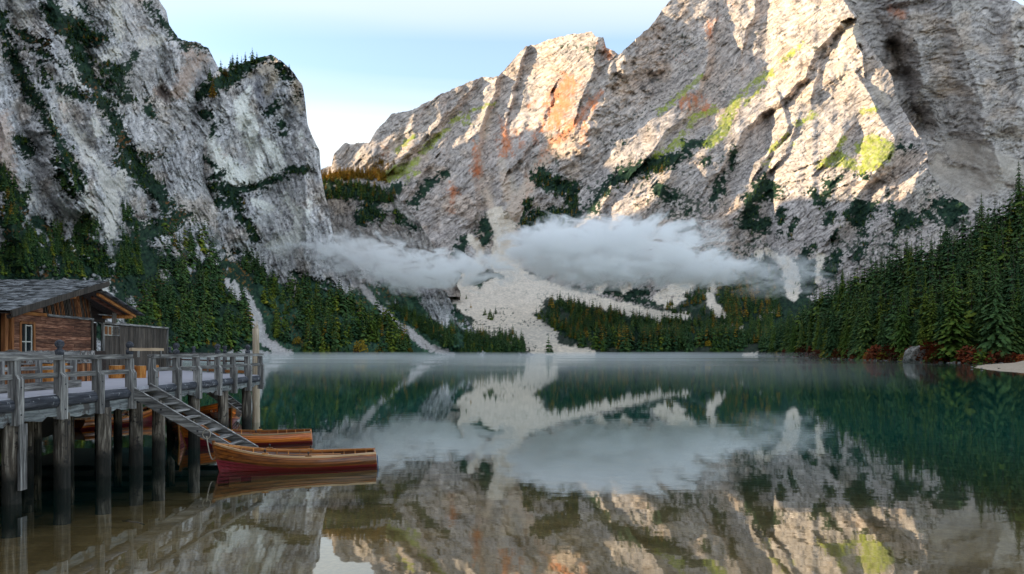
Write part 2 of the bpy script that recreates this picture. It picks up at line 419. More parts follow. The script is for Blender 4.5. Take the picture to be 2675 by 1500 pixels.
A_veg = ST(C6, [(880, 1080, 14), (760, 1170, 26), (680, 1290, 24)], [(1150, 1390, 40), (1110, 1440, 30)], [(1470, 1110, 50), (1560, 1160, 60), (1660, 1190, 50)],
    [(1660, 1190, 30), (1690, 1340, 40), (1550, 1380, 80), (1400, 1400, 50)], [(1400, 1280, 32)], [(1780, 1330, 16), (1850, 1220, 20), (1960, 1110, 36), (2100, 1060, 46), (2286, 1015, 46)],
    [(1640, 1280, 20)], [(2000, 900, 6)], [(560, 1180, 40), (520, 1230, 20)]) + \
    ST(C7, [(230, 910, 34), (330, 900, 24)], [(0, 1040, 46), (150, 990, 44), (230, 960, 20)], [(340, 1030, 16), (370, 990, 10)], [(520, 950, 14), (510, 1060, 7)], [(1330, 1090, 24), (1350, 1110, 14)],
    [(1560, 920, 12), (1650, 935, 7)], [(60, 1190, 40), (130, 1240, 40)], [(460, 1100, 14), (420, 1200, 30), (380, 1260, 14)], [(710, 1110, 24), (680, 1180, 50), (800, 1200, 28), (620, 1260, 44)],
    [(640, 1330, 50), (580, 1400, 34), (700, 1420, 50)], [(820, 1330, 26), (820, 1390, 24)], [(1000, 1200, 16), (1080, 1260, 26), (1120, 1150, 24), (1200, 1120, 10)], [(1270, 1350, 30), (1320, 1310, 60), (1380, 1310, 44), (1300, 1390, 30)],
    [(1232, 1350, 14)], [(1590, 1380, 60), (1680, 1390, 32)], [(1780, 1270, 26), (1850, 1290, 40), (1950, 1310, 44), (1880, 1370, 40)], [(1500, 1240, 14), (1520, 1340, 20)], [(1720, 1330, 16), (1790, 1390, 12)],
    [(250, 1310, 12), (220, 1340, 9)]) + \
    ST(CR, [(70, 120, 34), (140, 70, 30), (170, 140, 50)], [(60, 250, 26), (20, 330, 34)], [(90, 370, 40), (140, 360, 30)], [(600, 310, 30), (560, 370, 14)], [(500, 200, 20), (620, 90, 16)],
    [(760, 340, 30), (820, 280, 50), (880, 250, 36), (800, 370, 26)], [(835, 425, 30)], [(715, 300, 14), (720, 330, 14)], [(1080, 420, 26), (1110, 340, 44), (1190, 350, 28)], [(840, 520, 30), (790, 590, 24)],
    [(1030, 530, 20)], [(480, 530, 26), (410, 600, 40), (460, 680, 50), (430, 760, 46), (450, 830, 50)], [(650, 590, 40), (600, 680, 54), (570, 740, 40)], [(610, 490, 18), (640, 420, 10)],
    [(1340, 230, 24), (1390, 290, 40), (1480, 230, 40), (1560, 250, 24)], [(1280, 290, 20), (1340, 330, 10)], [(1030, 230, 14), (1040, 300, 14)], [(100, 650, 60), (190, 740, 70), (120, 850, 70), (240, 880, 40)],
    [(350, 330, 12), (300, 470, 9)], [(250, 430, 16)]) + \
    ST(M2, [(500, 780, 20), (650, 830, 36), (850, 870, 50), (1050, 920, 50), (1250, 960, 44)], [(480, 850, 50), (480, 930, 60)], [(560, 1000, 30), (700, 1000, 110), (1000, 1020, 120), (1300, 1060, 120), (1600, 1010, 120), (1900, 1020, 120), (2200, 980, 120), (2500, 900, 200)],
    [(780, 640, 20), (840, 620, 14)], [(900, 670, 30), (1000, 690, 36), (1150, 700, 44), (1250, 690, 30)], [(1060, 750, 14), (1300, 780, 22), (1450, 820, 14)], [(1700, 590, 44), (1830, 530, 40), (1720, 680, 46), (1640, 760, 50), (1550, 800, 30)],
    [(1950, 700, 110), (2100, 600, 120), (2250, 450, 80), (2330, 600, 80), (2350, 750, 80), (2100, 800, 80)], [(1900, 860, 26), (2250, 850, 60)], [(2560, 450, 60), (2570, 600, 40)],
    [(700, 700, 16), (800, 735, 12), (870, 745, 8)], [(590, 712, 12)], [(160, 810, 16), (200, 780, 20)], [(20, 935, 14)], [(95, 993, 9)], [(290, 880, 14), (270, 930, 24)], [(1700, 850, 20), (1400, 880, 20)],
    [(620, 640, 8), (680, 650, 12)]) + \
    ST(M1, [(2060, 660, 60), (2180, 620, 90), (2330, 590, 76), (2400, 560, 50)], [(1850, 760, 8), (2050, 850, 13), (2180, 910, 10), (2300, 940, 14)], [(2150, 100, 34), (2170, 200, 54), (2150, 260, 40)], [(2170, 60, 26), (2220, 130, 20)],
    [(2350, 990, 9)], [(2500, 120, 50), (2560, 60, 60)], [(1700, 560, 60), (1900, 520, 50)], [(1980, 260, 50), (1900, 380, 40)])
A_scree = ST(M2, [(0, 30, 50), (60, 150, 80), (60, 400, 90), (160, 560, 60), (350, 650, 60), (600, 715, 42), (850, 770, 34), (1100, 830, 36), (1300, 870, 22), (1600, 890, 12)], [(0, 720, 140), (260, 740, 120)],
    [(60, 900, 150), (200, 1000, 140), (380, 1090, 110), (100, 1150, 120)], [(380, 1170, 50), (600, 1190, 40), (780, 1190, 24)], [(1470, 670, 40), (1560, 640, 56), (1640, 570, 46), (1780, 500, 24)],
    [(1330, 740, 10), (1400, 690, 20)], [(1360, 770, 8), (1440, 730, 12)], [(1420, 790, 8), (1500, 740, 9)], [(1480, 800, 8), (1580, 720, 8)],
    [(2020, 470, 10), (1920, 540, 26), (1820, 620, 22), (1780, 700, 18), (1800, 790, 18), (1860, 850, 26), (1980, 910, 18)], [(2270, 340, 12), (2350, 400, 13), (2450, 500, 36), (2480, 620, 54), (2490, 720, 30)],
    [(2200, 370, 30)], [(2230, 900, 9), (2320, 860, 7)], [(1380, 940, 24), (1410, 970, 16)], [(1920, 950, 6), (2040, 985, 9)], [(860, 660, 26), (900, 630, 12)], [(1060, 660, 18), (1100, 630, 24)]) + \
    ST(CR, [(260, 620, 20), (310, 690, 44), (330, 790, 44), (325, 890, 20)], [(530, 600, 12), (510, 700, 7), (505, 770, 9)], [(150, 570, 8), (260, 640, 14)], [(0, 1310, 14), (160, 1312, 14)]) + \
    ST(M1, [(1960, 620, 26), (2000, 690, 60), (2150, 760, 46), (2350, 780, 60), (2560, 700, 100)], [(1880, 720, 30), (2000, 800, 50), (2200, 900, 80), (2450, 950, 90)], [(2100, 1000, 60), (2300, 1050, 60), (2550, 1150, 60)],
    [(2020, 230, 16), (2110, 340, 22), (2080, 460, 26), (2000, 560, 30)], [(2200, 20, 20), (2250, 180, 16), (2300, 300, 70)], [(2300, 100, 60), (2340, 250, 80), (2300, 420, 100)], [(1650, 300, 30), (1700, 400, 40)])
def A_masks(PX, PY):
    veg = smask(PX, PY, A_veg, 9, 3, 50, 2, 1, 22)
    fan = smask(PX, PY, A_scree, 5, 4, 56, 5)
    mead = smask(PX, PY, A_mead, 7, 3, 59, 2, 1, 12)
    spk = sstep(0.34, 0.5, fbm(PX / 6, PY / 6, 3, 63) * 0.8 + 0.5 * fbm(PX / 90, PY / 60, 2, 68) - 0.35 * (1 - sstep(380, 560, PY)) - 0.10)
    spk = spk * sstep(1300, 1500, PX) * (1 - sstep(770, 800, PY))
    return veg, fan, mead, spk
def A_ang(PX):
    return None
def A_disp(PX, PY):
    u, v = strata(PX, PY, 38, 12, 3)
    rockw = 1 - 0.8 * smask(PX, PY, A_scree, 5, 10, 56, 2)
    f = interp(A_fan, PX)
    low = sstep(-30, 30, f - PY)
    rockw = rockw * (0.35 + 0.65 * low)
    D = relief(u, v, 1.35, 3, 1.2, 4.2) * rockw + bumps(PX, PY, A_lines)
    q = PX - np.interp(PY, [140, 260, 350, 440, 520, 620], [1622, 1574, 1504, 1434, 1379, 1339])
    D = D + low * np.interp(q + 22 * fbm(PX / 40, PY / 30, 4, 91), [-760, -380, -20, 4, 120, 640], [.10, .16, .0, .0, .18, .0]) * np.where(q > 0, 1 - .7 * sstep(180, 420, PY), 1) * sstep(760, 560, PY)
    veg, fan, mead, spk = A_masks(PX, PY)
    D = D + veg_lumps(PX, PY, np.maximum(veg, np.maximum(mead * .6, spk * .5)), 81, 1.2)
    return D, veg
def A_color(PX, PY):
    u, v = strata(PX, PY, 38, 12, 3)
    c = rock_col(PX, PY, u, v, (0.435, 0.375, 0.340), 3, 1.15, 3.6)
    lay(c, smask(PX, PY, A_beige, 8, 14, 52) * .7, np.array(BEIGE))
    o = smask(PX, PY, A_orange, 16, 18, 53) * (0.55 + 0.8 * fbm(PX / 7, PY / 16, 4, 54, .7))
    lay(c, np.clip(o, 0, 1), np.array(ORANGE))
    rust = smask(PX, PY, A_rust, 5, 10, 153) * (.60 + .75 * fbm(PX / 5, PY / 11, 3, 154, .7))
    lay(c, np.clip(rust, 0, 1), np.array((0.52, 0.20, 0.10)))
    lay(c, smask(PX, PY, A_chute, 5, 10, 155) * .75, np.array((0.62, 0.48, 0.38)))
    veg, fan, mead, spk = A_masks(PX, PY)
    lowland = sstep(10, 40, PY - interp(A_fan, PX))
    vc = veg_col(PX, PY)
    lay(c, lowland * 0.92, vc)
    lay(c, np.maximum(veg, spk * .85), vc)
    sc = np.array(SCREE) * (1 + 0.10 * fbm(PX / 12, PY / 5, 4, 58))[..., None]
    lay(c, fan, sc)
    dots = sstep(0.52, 0.6, fbm(PX / 5, PY / 3.2, 2, 65)) * fan * sstep(740, 800, PY) * sstep(0.0, 0.4, fbm(PX / 60, PY / 30, 2, 67))
    lay(c, dots * .8, vc)
    mc = np.array(MEAD) * (1 + 0.3 * fbm(PX / 5, PY / 5, 2, 60))[..., None]
    lay(c, mead * (0.75 + .25 * vn(PX / 4, PY / 4, 61)), mc)
    return c
A = build_layer('mountain', 780, 2780, 2.2, A_top, A_bot, 1.0, A_slope, A_disp, A_color, seed=3, back=(8, 0.035), bdrop=([1640, 1800, 2120, 2180], [2.2, 0.12, 0.12, 0.9]))

# ---- the cirque behind, on the right (B)
B_top = [(2140, -170), (2300, -150), (2450, -90), (2600, -18), (2643, 2), (2675, 14), (2800, 70), (3000, 160)]
B_bot = [(2140, 640), (3000, 640)]
def B_slope(PX, PY): return 0.85 + 0.9 * sstep(480, 380, PY + 0.25 * (2675 - PX) - 60)
B_lines = [([(2480, -60), (2500, 100), (2560, 260), (2600, 420)], 100, .05), ([(2350, -60), (2390, 120), (2400, 260)], 80, .04), ([(2650, 20), (2660, 300)], 90, .05), ([(2330, 120), (2370, 230), (2420, 330)], 40, -.05), ([(2270, 0), (2360, 200)], 50, -.03)]
B_scree = ST(C7, [(1760, 1060, 26), (1900, 1140, 40), (2080, 1220, 30)], [(1760, 1130, 20), (2000, 1280, 30)], [(1900, 930, 60), (2100, 1000, 80), (2300, 1080, 70)], [(1820, 1000, 30), (1800, 1080, 60), (2150, 1150, 70)])
B_dark = ST(C7, [(1590, 470, 40), (1640, 540, 40)], [(1600, 700, 30), (1680, 830, 20)], [(1500, 60, 30), (1750, 30, 30)])
def B_disp(PX, PY):
    u, v = strata(PX, PY, 8, 26, 23)
    u2 = PX * .94 - PY * .34; v2 = PX * .34 + PY * .94
    w = sstep(2250, 2500, PX)
    r = 1 - 0.85 * smask(PX, PY, B_scree, 6, 20, 57)
    return (relief(u, v, 1.5, 23, 1.0, 3.0)) * r + bumps(PX, PY, B_lines) + .012 * smask(PX, PY, B_dark, 8, 20, 58), PX * 0
def B_color(PX, PY):
    u, v = strata(PX, PY, 8, 26, 23)
    c = rock_col(PX, PY, u, v, (0.42, 0.385, 0.365), 23, 1.1, 3.0)
    lay(c, smask(PX, PY, B_dark, 10, 22, 58) * .45, np.array((0.2, 0.17, 0.16)))
    lay(c, smask(PX, PY, ST(C7, [(1500, 60, 14), (1580, 90, 20)]), 8, 16, 51) * .7, np.array(ORANGE))
    lay(c, smask(PX, PY, B_scree, 6, 16, 57) * .7, np.array((0.47, 0.42, 0.37)) * (1 + 0.22 * fbm((PX + 2 * PY) / 60, (PY - .5 * PX) / 6, 3, 59))[..., None])
    return c
B = build_layer('mountain', 2150, 2900, 2.6, B_top, B_bot, 1.0, B_slope, B_disp, B_color, Y0=[(2150, 1500), (2900, 1350)], skirt=False, seed=23)

# ---- larch shelf and dark cliff behind the pinnacle (C)
C_top = [(760, 480), (829, 462), (900, 448), (960, 452), (1000, 478), (1045, 523), (1091, 573), (1120, 620), (1160, 690), (1200, 760)]
C_bot = [(760, 770), (1200, 775)]
C_veg = ST(C6, [(100, 1190, 40), (250, 1200, 44), (400, 1220, 50), (520, 1240, 40)], [(400, 1280, 40), (350, 1370, 50), (430, 1350, 40)], [(560, 1340, 16), (620, 1390, 20)], [(250, 1250, 16)], [(120, 1220, 40)]) + ST(M1, [(1180, 60, 50), (1290, 40, 40)], [(1420, 90, 20), (1560, 150, 30)])
C_mead = ST(C6, [(60, 1090, 34), (250, 1085, 34), (430, 1080, 30)])
def C_slope(PX, PY): return 1.5 + 0 * PX - 0.6 * sstep(520, 470, PY)
def C_disp(PX, PY):
    u, v = strata(PX, PY, -60, 20, 33)
    veg = smask(PX, PY, C_veg, 8, 3, 50, 0, 1, 16)
    return relief(u, v, 1.8, 33, .8, 2.0) + veg_lumps(PX, PY, veg, 82), veg
def C_color(PX, PY):
    u, v = strata(PX, PY, -60, 20, 33)
    c = rock_col(PX, PY, u, v, (0.32, 0.285, 0.26), 33, 1.1, 2.0)
    lay(c, smask(PX, PY, C_veg, 8, 3, 50, 0, 1, 16), veg_col(PX, PY))
    lay(c, smask(PX, PY, C_mead, 5, 6, 55), np.array((0.46, 0.30, 0.05)))
    return c
C = build_layer('mountain', 770, 1200, 2.4, C_top, C_bot, 1.0, C_slope, C_disp, C_color, Y0=[(770, 850), (1200, 830)], skirt=False, seed=33)

# ---- the great wall on the left (E)
E_top = [(-420, -260), (200, -260), (330, -140), (390, -40), (416, 0), (435, 28), (442, 63), (465, 98), (482, 106), (524, 113), (545, 129), (559, 154), (572, 178), (640, 320), (700, 520)]
E_bot = [(-420, 944), (0, 941), (300, 936), (600, 930), (700, 929)]
def E_slope(PX, PY):
    lowf = interp([(-420, 700), (0, 700), (250, 760), (330, 640), (430, 560), (700, 640)], PX)
    return 0.85 + 1.0 * sstep(-40, 60, lowf - PY)
E_lines = [([(560, 150), (500, 300), (420, 420), (380, 560)], 70, -.05), ([(300, -60), (330, 120), (250, 300), (260, 480), (290, 640)], 90, .06), ([(120, -60), (150, 160), (130, 320), (200, 500)], 80, .05),
           ([(20, 0), (40, 200), (90, 420), (160, 620)], 60, -.04), ([(430, 60), (470, 160), (440, 300)], 50, .035), ([(0, 300), (20, 500), (60, 680)], 60, .05), ([(200, 100), (270, 240), (340, 420), (400, 560)], 36, -.03)]
E_veg = ST(C4, [(0, 130, 36), (60, 330, 30), (120, 500, 46), (200, 650, 50), (300, 800, 36), (400, 980, 34), (480, 1130, 30), (560, 1300, 26), (600, 1430, 26)],
    [(370, 0, 46), (420, 140, 80), (560, 230, 90), (700, 290, 60), (800, 285, 18)], [(560, 330, 50), (620, 470, 50), (680, 600, 50), (760, 740, 40), (850, 900, 42), (930, 1100, 46), (1050, 1250, 50), (1180, 1400, 44)],
    [(100, 210, 20), (250, 290, 36), (350, 330, 20)], [(270, 390, 14), (480, 480, 12)], [(300, 600, 14), (430, 660, 28), (600, 710, 28), (680, 740, 26)], [(760, 520, 34), (900, 540, 50), (950, 500, 26)],
    [(760, 620, 24), (880, 680, 30), (960, 740, 22)], [(1100, 770, 20), (1130, 850, 28)], [(0, 1290, 40), (40, 1400, 50)], [(1080, 20, 8), (1180, 130, 13), (1280, 230, 11), (1340, 290, 20), (1400, 340, 34), (1500, 325, 14), (1550, 360, 7)],
    [(600, 20, 12), (680, 100, 14)], [(150, 1050, 40), (220, 1150, 34)], [(300, 480, 16), (340, 540, 14)], [(1000, 400, 12), (1010, 440, 10)], [(430, 1200, 26), (480, 1300, 24)], [(1060, 1170, 20), (1200, 1160, 16)], [(930, 620, 26), (830, 580, 20)]) + \
    ST(C5, [(0, 150, 26), (60, 250, 50), (120, 350, 70), (60, 480, 70), (150, 600, 90), (60, 720, 90), (300, 720, 70), (420, 640, 60), (480, 800, 90), (650, 780, 70)], [(600, 480, 50), (560, 600, 44), (650, 700, 50), (720, 800, 50)],
    [(260, 480, 40), (380, 560, 36)], [(420, 150, 26), (500, 260, 34)], [(820, 40, 36), (960, 160, 40), (1080, 270, 50), (1150, 360, 40)], [(860, 440, 26), (960, 500, 26)], [(880, 640, 60), (1000, 560, 60), (1150, 480, 60), (1250, 430, 40)], [(840, 900, 80), (1000, 760, 120)], [(0, 820, 60), (200, 820, 70)])
E_white = ST(C4, [(870, 60, 40), (880, 200, 40), (900, 290, 20)], [(760, 440, 30), (860, 410, 50)], [(480, 760, 34), (480, 850, 24)], [(540, 960, 40), (640, 1100, 50), (700, 1200, 44), (800, 1300, 40), (820, 1430, 50)], [(700, 900, 30), (740, 980, 36)],
    [(230, 640, 20), (330, 830, 30), (430, 980, 34)], [(1060, 320, 40), (1200, 300, 30)], [(920, 1280, 30), (900, 1400, 40)], [(130, 40, 50), (180, 150, 60)], [(500, 40, 40), (560, 100, 36)], [(540, 520, 40), (600, 620, 30)]) + \
    ST(C5, [(580, 20, 30), (700, 100, 40), (760, 250, 50), (760, 420, 50), (760, 560, 40)], [(560, 200, 26), (620, 380, 30), (680, 500, 16)], [(870, 100, 20), (840, 260, 26)], [(180, 250, 30), (190, 330, 20)], [(500, 630, 12), (520, 690, 16)], [(920, 500, 40), (1000, 480, 30)], [(700, 980, 30), (760, 900, 20)])
E_pink = ST(C4, [(20, 900, 50), (30, 1100, 60), (60, 1250, 60), (100, 1380, 50)], [(470, 780, 16), (490, 880, 14)], [(60, 850, 30)], [(1330, 700, 50), (1400, 560, 60), (1500, 450, 50)], [(1430, 400, 40)], [(1180, 680, 20)]) + ST(C5, [(30, 50, 40), (90, 200, 40)])
E_dark = ST(C4, [(1200, 680, 30), (1240, 720, 40), (1270, 760, 20)]) + ST(C5, [(900, 560, 14), (880, 500, 20), (940, 440, 16), (1030, 440, 14)])
def E_disp(PX, PY):
    u, v = strata(PX, PY, -58, 14, 43)
    veg = smask(PX, PY, E_veg, 12, 3, 150, 3, 1, 24)
    vt = sstep(480, 700, PY) * sstep(0.0, 0.5, fbm(PX / 26, PY / 30, 4, 163, .6) + .5 * sstep(560, 760, PY)) * (1 - smask(PX, PY, E_white, 6, 6, 151))
    m = np.maximum(veg, vt)
    return relief(u, v, 2.1, 43, 1.2, 3.4) * (1 - .4 * m) + bumps(PX, PY, E_lines) + veg_lumps(PX, PY, m, 83, 1.3) + .01 * smask(PX, PY, E_dark, 4, 10, 158), m
def E_color(PX, PY):
    u, v = strata(PX, PY, -58, 14, 43)
    c = rock_col(PX, PY, u, v, (0.47, 0.45, 0.45), 43, 1.4, 3.4)
    w = smask(PX, PY, E_white, 11, 8, 151) * (0.8 + .2 * fbm(u / 30, v / 6, 3, 152))
    lay(c, np.clip(w, 0, 1), np.array((0.72, 0.67, 0.61)) * (1 + 0.12 * fbm(u / 20, v / 5, 3, 153))[..., None])
    st = sstep(0.15, 0.75, fbm(PX / 16 + PY / 80, PY / 120, 4, 154, .6)) * 0.45
    lay(c, st * (1 - w), np.array((0.66, 0.62, 0.60)))
    lay(c, smask(PX, PY, E_pink, 12, 16, 155) * .55, np.array((0.55, 0.38, 0.29)))
    lay(c, smask(PX, PY, E_dark, 5, 8, 158) * .8, np.array((0.10, 0.07, 0.06)))
    D, m = E_disp_m(PX, PY)
    lay(c, m, veg_col(PX, PY, 170))
    au = sstep(.5, .62, fbm(PX / 5, PY / 5, 2, 172)) * sstep(.1, .5, fbm(PX / 50, PY / 50, 2, 175)) * m
    lay(c, au * .7, np.array((0.22, 0.09, 0.03)))
    return c
def E_disp_m(PX, PY):
    veg = smask(PX, PY, E_veg, 12, 3, 150, 3, 1, 24)
    vt = sstep(480, 700, PY) * sstep(0.0, 0.5, fbm(PX / 26, PY / 30, 4, 163, .6) + .5 * sstep(560, 760, PY)) * (1 - smask(PX, PY, E_white, 6, 6, 151))
    return None, np.maximum(veg, vt)
E = build_layer('mountain', -400, 640, 2.2, E_top, E_bot, 1.0, E_slope, E_disp, E_color, seed=43)

# ---- the pinnacle with its forested foot (D)
D_top = [(250, 800), (290, 700), (330, 630), (390, 560), (418, 480), (426, 368), (445, 320), (468, 280), (482, 262), (517, 227), (538, 208), (573, 184), (629, 165), (685, 149), (706, 143), (727, 157), (740, 164),
         (765, 189), (776, 205), (790, 219), (797, 262), (803, 325), (821, 367), (835, 398), (838, 450), (848, 505), (861, 552), (872, 628), (900, 655), (1000, 695), (1100, 735), (1168, 764), (1184, 798), (1209, 823), (1237, 860), (1268, 879),
         (1345, 907), (1376, 920), (1400, 926)]
D_bot = [(250, 936), (450, 934), (600, 931), (700, 929.5), (800, 929.3), (1100, 928.6), (1400, 928.3)]
def D_foot(PX): return interp([(250, 600), (450, 520), (560, 640), (700, 700), (800, 760), (900, 740), (1000, 700), (1130, 760), (1250, 870), (1400, 920)], PX)
def D_slope(PX, PY): return 0.62 + 1.6 * sstep(-30, 70, D_foot(PX) - PY)
D_lines = [([(725, 160), (700, 300), (690, 480), (640, 600)], 80, .045), ([(560, 215), (600, 330), (560, 460)], 70, .03), ([(800, 330), (790, 480), (800, 600)], 40, .03), ([(770, 200), (755, 330)], 26, -.02), ([(470, 300), (470, 420), (520, 560)], 60, -.04), ([(640, 330), (655, 480)], 26, -.015),
           ([(1060, 700), (1130, 800), (1180, 900)], 40, .02)]
D_veg = ST(C4, [(1400, 790, 14), (1480, 710, 46), (1600, 640, 60), (1720, 575, 50), (1830, 505, 40), (1950, 440, 30), (2060, 425, 22)], [(1500, 850, 24), (1560, 860, 22)], [(1590, 1000, 22), (1560, 970, 14), (1640, 940, 16)], [(2090, 480, 22), (2150, 560, 36), (2190, 560, 20)], [(2070, 790, 30), (2000, 850, 22)],
    [(2090, 940, 34), (2120, 990, 22)], [(1560, 1420, 24), (1700, 1410, 32), (1850, 1410, 16), (2000, 1380, 20), (2080, 1330, 15), (2180, 1280, 28), (2300, 1270, 20)], [(1560, 1340, 14), (1660, 1290, 6)], [(1420, 920, 10)], [(1470, 1220, 8), (1550, 1190, 6)], [(2220, 690, 10), (2180, 740, 10)]) + \
    ST(C5, [(1300, 390, 22), (1350, 330, 24), (1430, 250, 28), (1520, 230, 36), (1600, 300, 40), (1650, 420, 30), (1720, 520, 18), (1760, 600, 14)], [(1380, 340, 36), (1560, 340, 36)], [(1060, 300, 50), (1150, 400, 60), (1200, 500, 100), (1050, 620, 120), (1300, 620, 120), (950, 800, 130), (1200, 850, 200), (1400, 800, 60), (1100, 1100, 200), (1400, 1050, 120), (1550, 1150, 110), (1300, 1280, 160), (1640, 1250, 60)],
    [(1380, 430, 40), (1400, 600, 50)], [(1500, 640, 30), (1560, 760, 40), (1700, 850, 60)], [(1400, 40, 8), (1480, 90, 10)], [(860, 700, 60), (800, 900, 60), (760, 1100, 60)]) + \
    ST(M1, [(100, 440, 50), (130, 560, 60), (280, 620, 60), (400, 700, 80), (380, 850, 110), (500, 800, 100), (450, 1000, 110), (700, 900, 160), (650, 650, 60), (560, 560, 40), (900, 850, 150), (800, 1080, 120), (1100, 950, 120), (1300, 1050, 100), (1400, 1120, 80)], [(830, 640, 50), (900, 700, 50)],
    [(1250, 660, 24), (1400, 740, 24), (1500, 800, 30), (1480, 900, 26), (1640, 950, 34), (1700, 1050, 60), (1850, 1080, 80), (2000, 1120, 80), (2200, 1130, 70)], [(1560, 760, 20), (1700, 760, 14)], [(1900, 850, 26), (1980, 950, 30)], [(1400, 860, 14), (1560, 1000, 18)], [(30, 350, 20), (150, 400, 30)], [(0, 900, 60), (60, 1060, 60)])
D_scree = ST(M1, [(130, 670, 18), (180, 780, 34), (210, 900, 50), (250, 1000, 44), (290, 1100, 40), (400, 1170, 34), (520, 1200, 22)], [(1110, 625, 14), (1180, 720, 24), (1280, 830, 22), (1400, 950, 28), (1550, 1050, 30), (1650, 1140, 34), (1780, 1185, 26), (1880, 1212, 12)], [(370, 470, 14), (430, 540, 10), (500, 610, 5)], [(0, 1190, 16), (200, 1200, 26), (500, 1215, 14)],
    [(1000, 480, 30), (1060, 620, 26)], [(40, 600, 16), (80, 720, 26)]) + ST(C5, [(1460, 640, 14), (1470, 760, 20), (1460, 880, 12)], [(1560, 880, 20), (1640, 1000, 26)], [(1500, 560, 12)])
D_white = ST(C4, [(1860, 660, 16), (1800, 800, 60), (1840, 900, 80), (1900, 1000, 50), (1860, 1060, 40), (1940, 1200, 60), (1900, 1320, 60)], [(1580, 1040, 30), (1620, 1200, 50), (1700, 1300, 60), (1800, 1380, 50)], [(2000, 1060, 40), (2080, 1200, 50), (2060, 1280, 40)], [(2250, 1000, 20), (2240, 1100, 20)]) + \
    ST(C5, [(1560, 60, 40), (1700, 200, 50), (1740, 120, 60)], [(1400, 380, 22), (1430, 420, 16)], [(1960, 300, 20), (2050, 420, 30), (2030, 560, 40), (1950, 620, 60), (1880, 640, 40)], [(1760, 340, 30), (1850, 380, 30)], [(2130, 340, 16), (2110, 420, 14)], [(1560, 880, 16), (1590, 950, 20)])
D_beige = ST(C4, [(1950, 530, 40), (2030, 500, 50), (2040, 600, 40), (1990, 690, 20)], [(2220, 620, 30), (2230, 760, 30), (2240, 830, 14)], [(1880, 560, 20)])
D_dark = ST(C4, [(1930, 640, 20), (1960, 760, 40), (2000, 850, 30), (1940, 900, 14)], [(2120, 700, 20), (2160, 800, 30)])
def D_m(PX, PY):
    veg = smask(PX, PY, D_veg, 10, 3, 250, 2, 1, 20)
    fo = sstep(8, 40, PY - D_foot(PX)) * sstep(-.35, .05, fbm(PX / 22, PY / 22, 3, 262) + .8 * sstep(0, 90, PY - D_foot(PX)))
    rock = smask(PX, PY, ST(M1, [(850, 470, 50), (950, 560, 56), (980, 650, 40)], [(1650, 760, 60), (1750, 860, 60), (1800, 930, 30)], [(1550, 640, 40), (1720, 700, 40)], [(60, 640, 14), (50, 700, 20)]), 8, 5, 264)
    m = np.maximum(veg, fo) * (1 - rock * .85)
    s = smask(PX, PY, D_scree, 5, 3, 257)
    return m * (1 - s), s
def D_disp(PX, PY):
    u, v = strata(PX, PY, -66, 14, 53)
    m, s = D_m(PX, PY)
    left = sstep(640, 520, PX) * sstep(250, 350, PY) * (1 - m)
    u2, v2 = strata(PX, PY, 30, 14, 55)
    return (relief(u, v, 2.1, 53, 1.1, 3.4) * (1 - left * .7) + left * .7 * relief(u2, v2, 1.6, 56, .5, 2)) * (1 - .45 * np.maximum(m, s)) + bumps(PX, PY, D_lines) + veg_lumps(PX, PY, m, 84, 1.3), m
def D_color(PX, PY):
    u, v = strata(PX, PY, -66, 14, 53)
    c = rock_col(PX, PY, u, v, (0.48, 0.46, 0.46), 53, 1.35, 3.4)
    w = smask(PX, PY, D_white, 10, 8, 251)
    lay(c, w * .9, np.array((0.80, 0.78, 0.72)) * (1 + 0.10 * fbm(u / 20, v / 5, 3, 253))[..., None])
    st = sstep(0.15, 0.75, fbm(PX / 14 + PY / 90, PY / 100, 4, 254, .6)) * 0.5
    lay(c, st * (1 - w), np.array((0.68, 0.65, 0.62)))
    lay(c, smask(PX, PY, D_beige, 8, 12, 255) * .8, np.array((0.52, 0.43, 0.33)))
    lay(c, smask(PX, PY, D_dark, 8, 12, 258) * .6, np.array((0.20, 0.20, 0.23)))
    m, s = D_m(PX, PY)
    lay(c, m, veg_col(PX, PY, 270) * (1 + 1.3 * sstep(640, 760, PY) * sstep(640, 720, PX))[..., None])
    au = sstep(.5, .62, fbm(PX / 5, PY / 5, 2, 272)) * sstep(.15, .5, fbm(PX / 50, PY / 50, 2, 275)) * m * sstep(500, 600, PY)
    lay(c, au * .6, np.array((0.25, 0.12, 0.03)))
    lay(c, s, np.array((0.50, 0.46, 0.44)) * (1 + 0.14 * fbm(PX / 6, PY / 6, 3, 258))[..., None])
    return c
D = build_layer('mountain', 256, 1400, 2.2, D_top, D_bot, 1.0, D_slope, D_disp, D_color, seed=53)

# ---- the wooded hill on the right bank (FH)
FH_top = [(1960, 925), (2000, 905), (2080, 868), (2200, 800), (2300, 755), (2450, 700), (2540, 660), (2675, 590), (2900, 490), (3150, 400)]
FH_bot = [(1960, 928.6), (1990, 929), (2050, 933), (2200, 939), (2400, 947), (2675, 953), (3150, 960)]
def FH_slope(PX, PY): return 0.10 + 0.62 * sstep(4, 40, interp(FH_bot, PX) - PY)
def FH_disp(PX, PY): return fbm(PX / 40, PY / 12, 4, 301) * 0.012, PX * 0 + 1
def FH_color(PX, PY):
    n = fbm(PX / 8, PY / 3, 4, 303, .7)
    c = np.stack([0.030 + .012 * n, 0.030 + .012 * n, 0.016 + .006 * n], -1).astype(np.float32)
    st = sstep(9, 2, interp(FH_bot, PX) - PY) * sstep(-.2, .3, fbm(PX / 5, PY / 2, 3, 305))
    lay(c, st, np.array((0.30, 0.27, 0.23)))
    return c
FH = build_layer('hill', 1960, 3150, 5, FH_top, FH_bot, 0.7, FH_slope, FH_disp, FH_color, jag=2, seed=61, back=(8, 0.04))

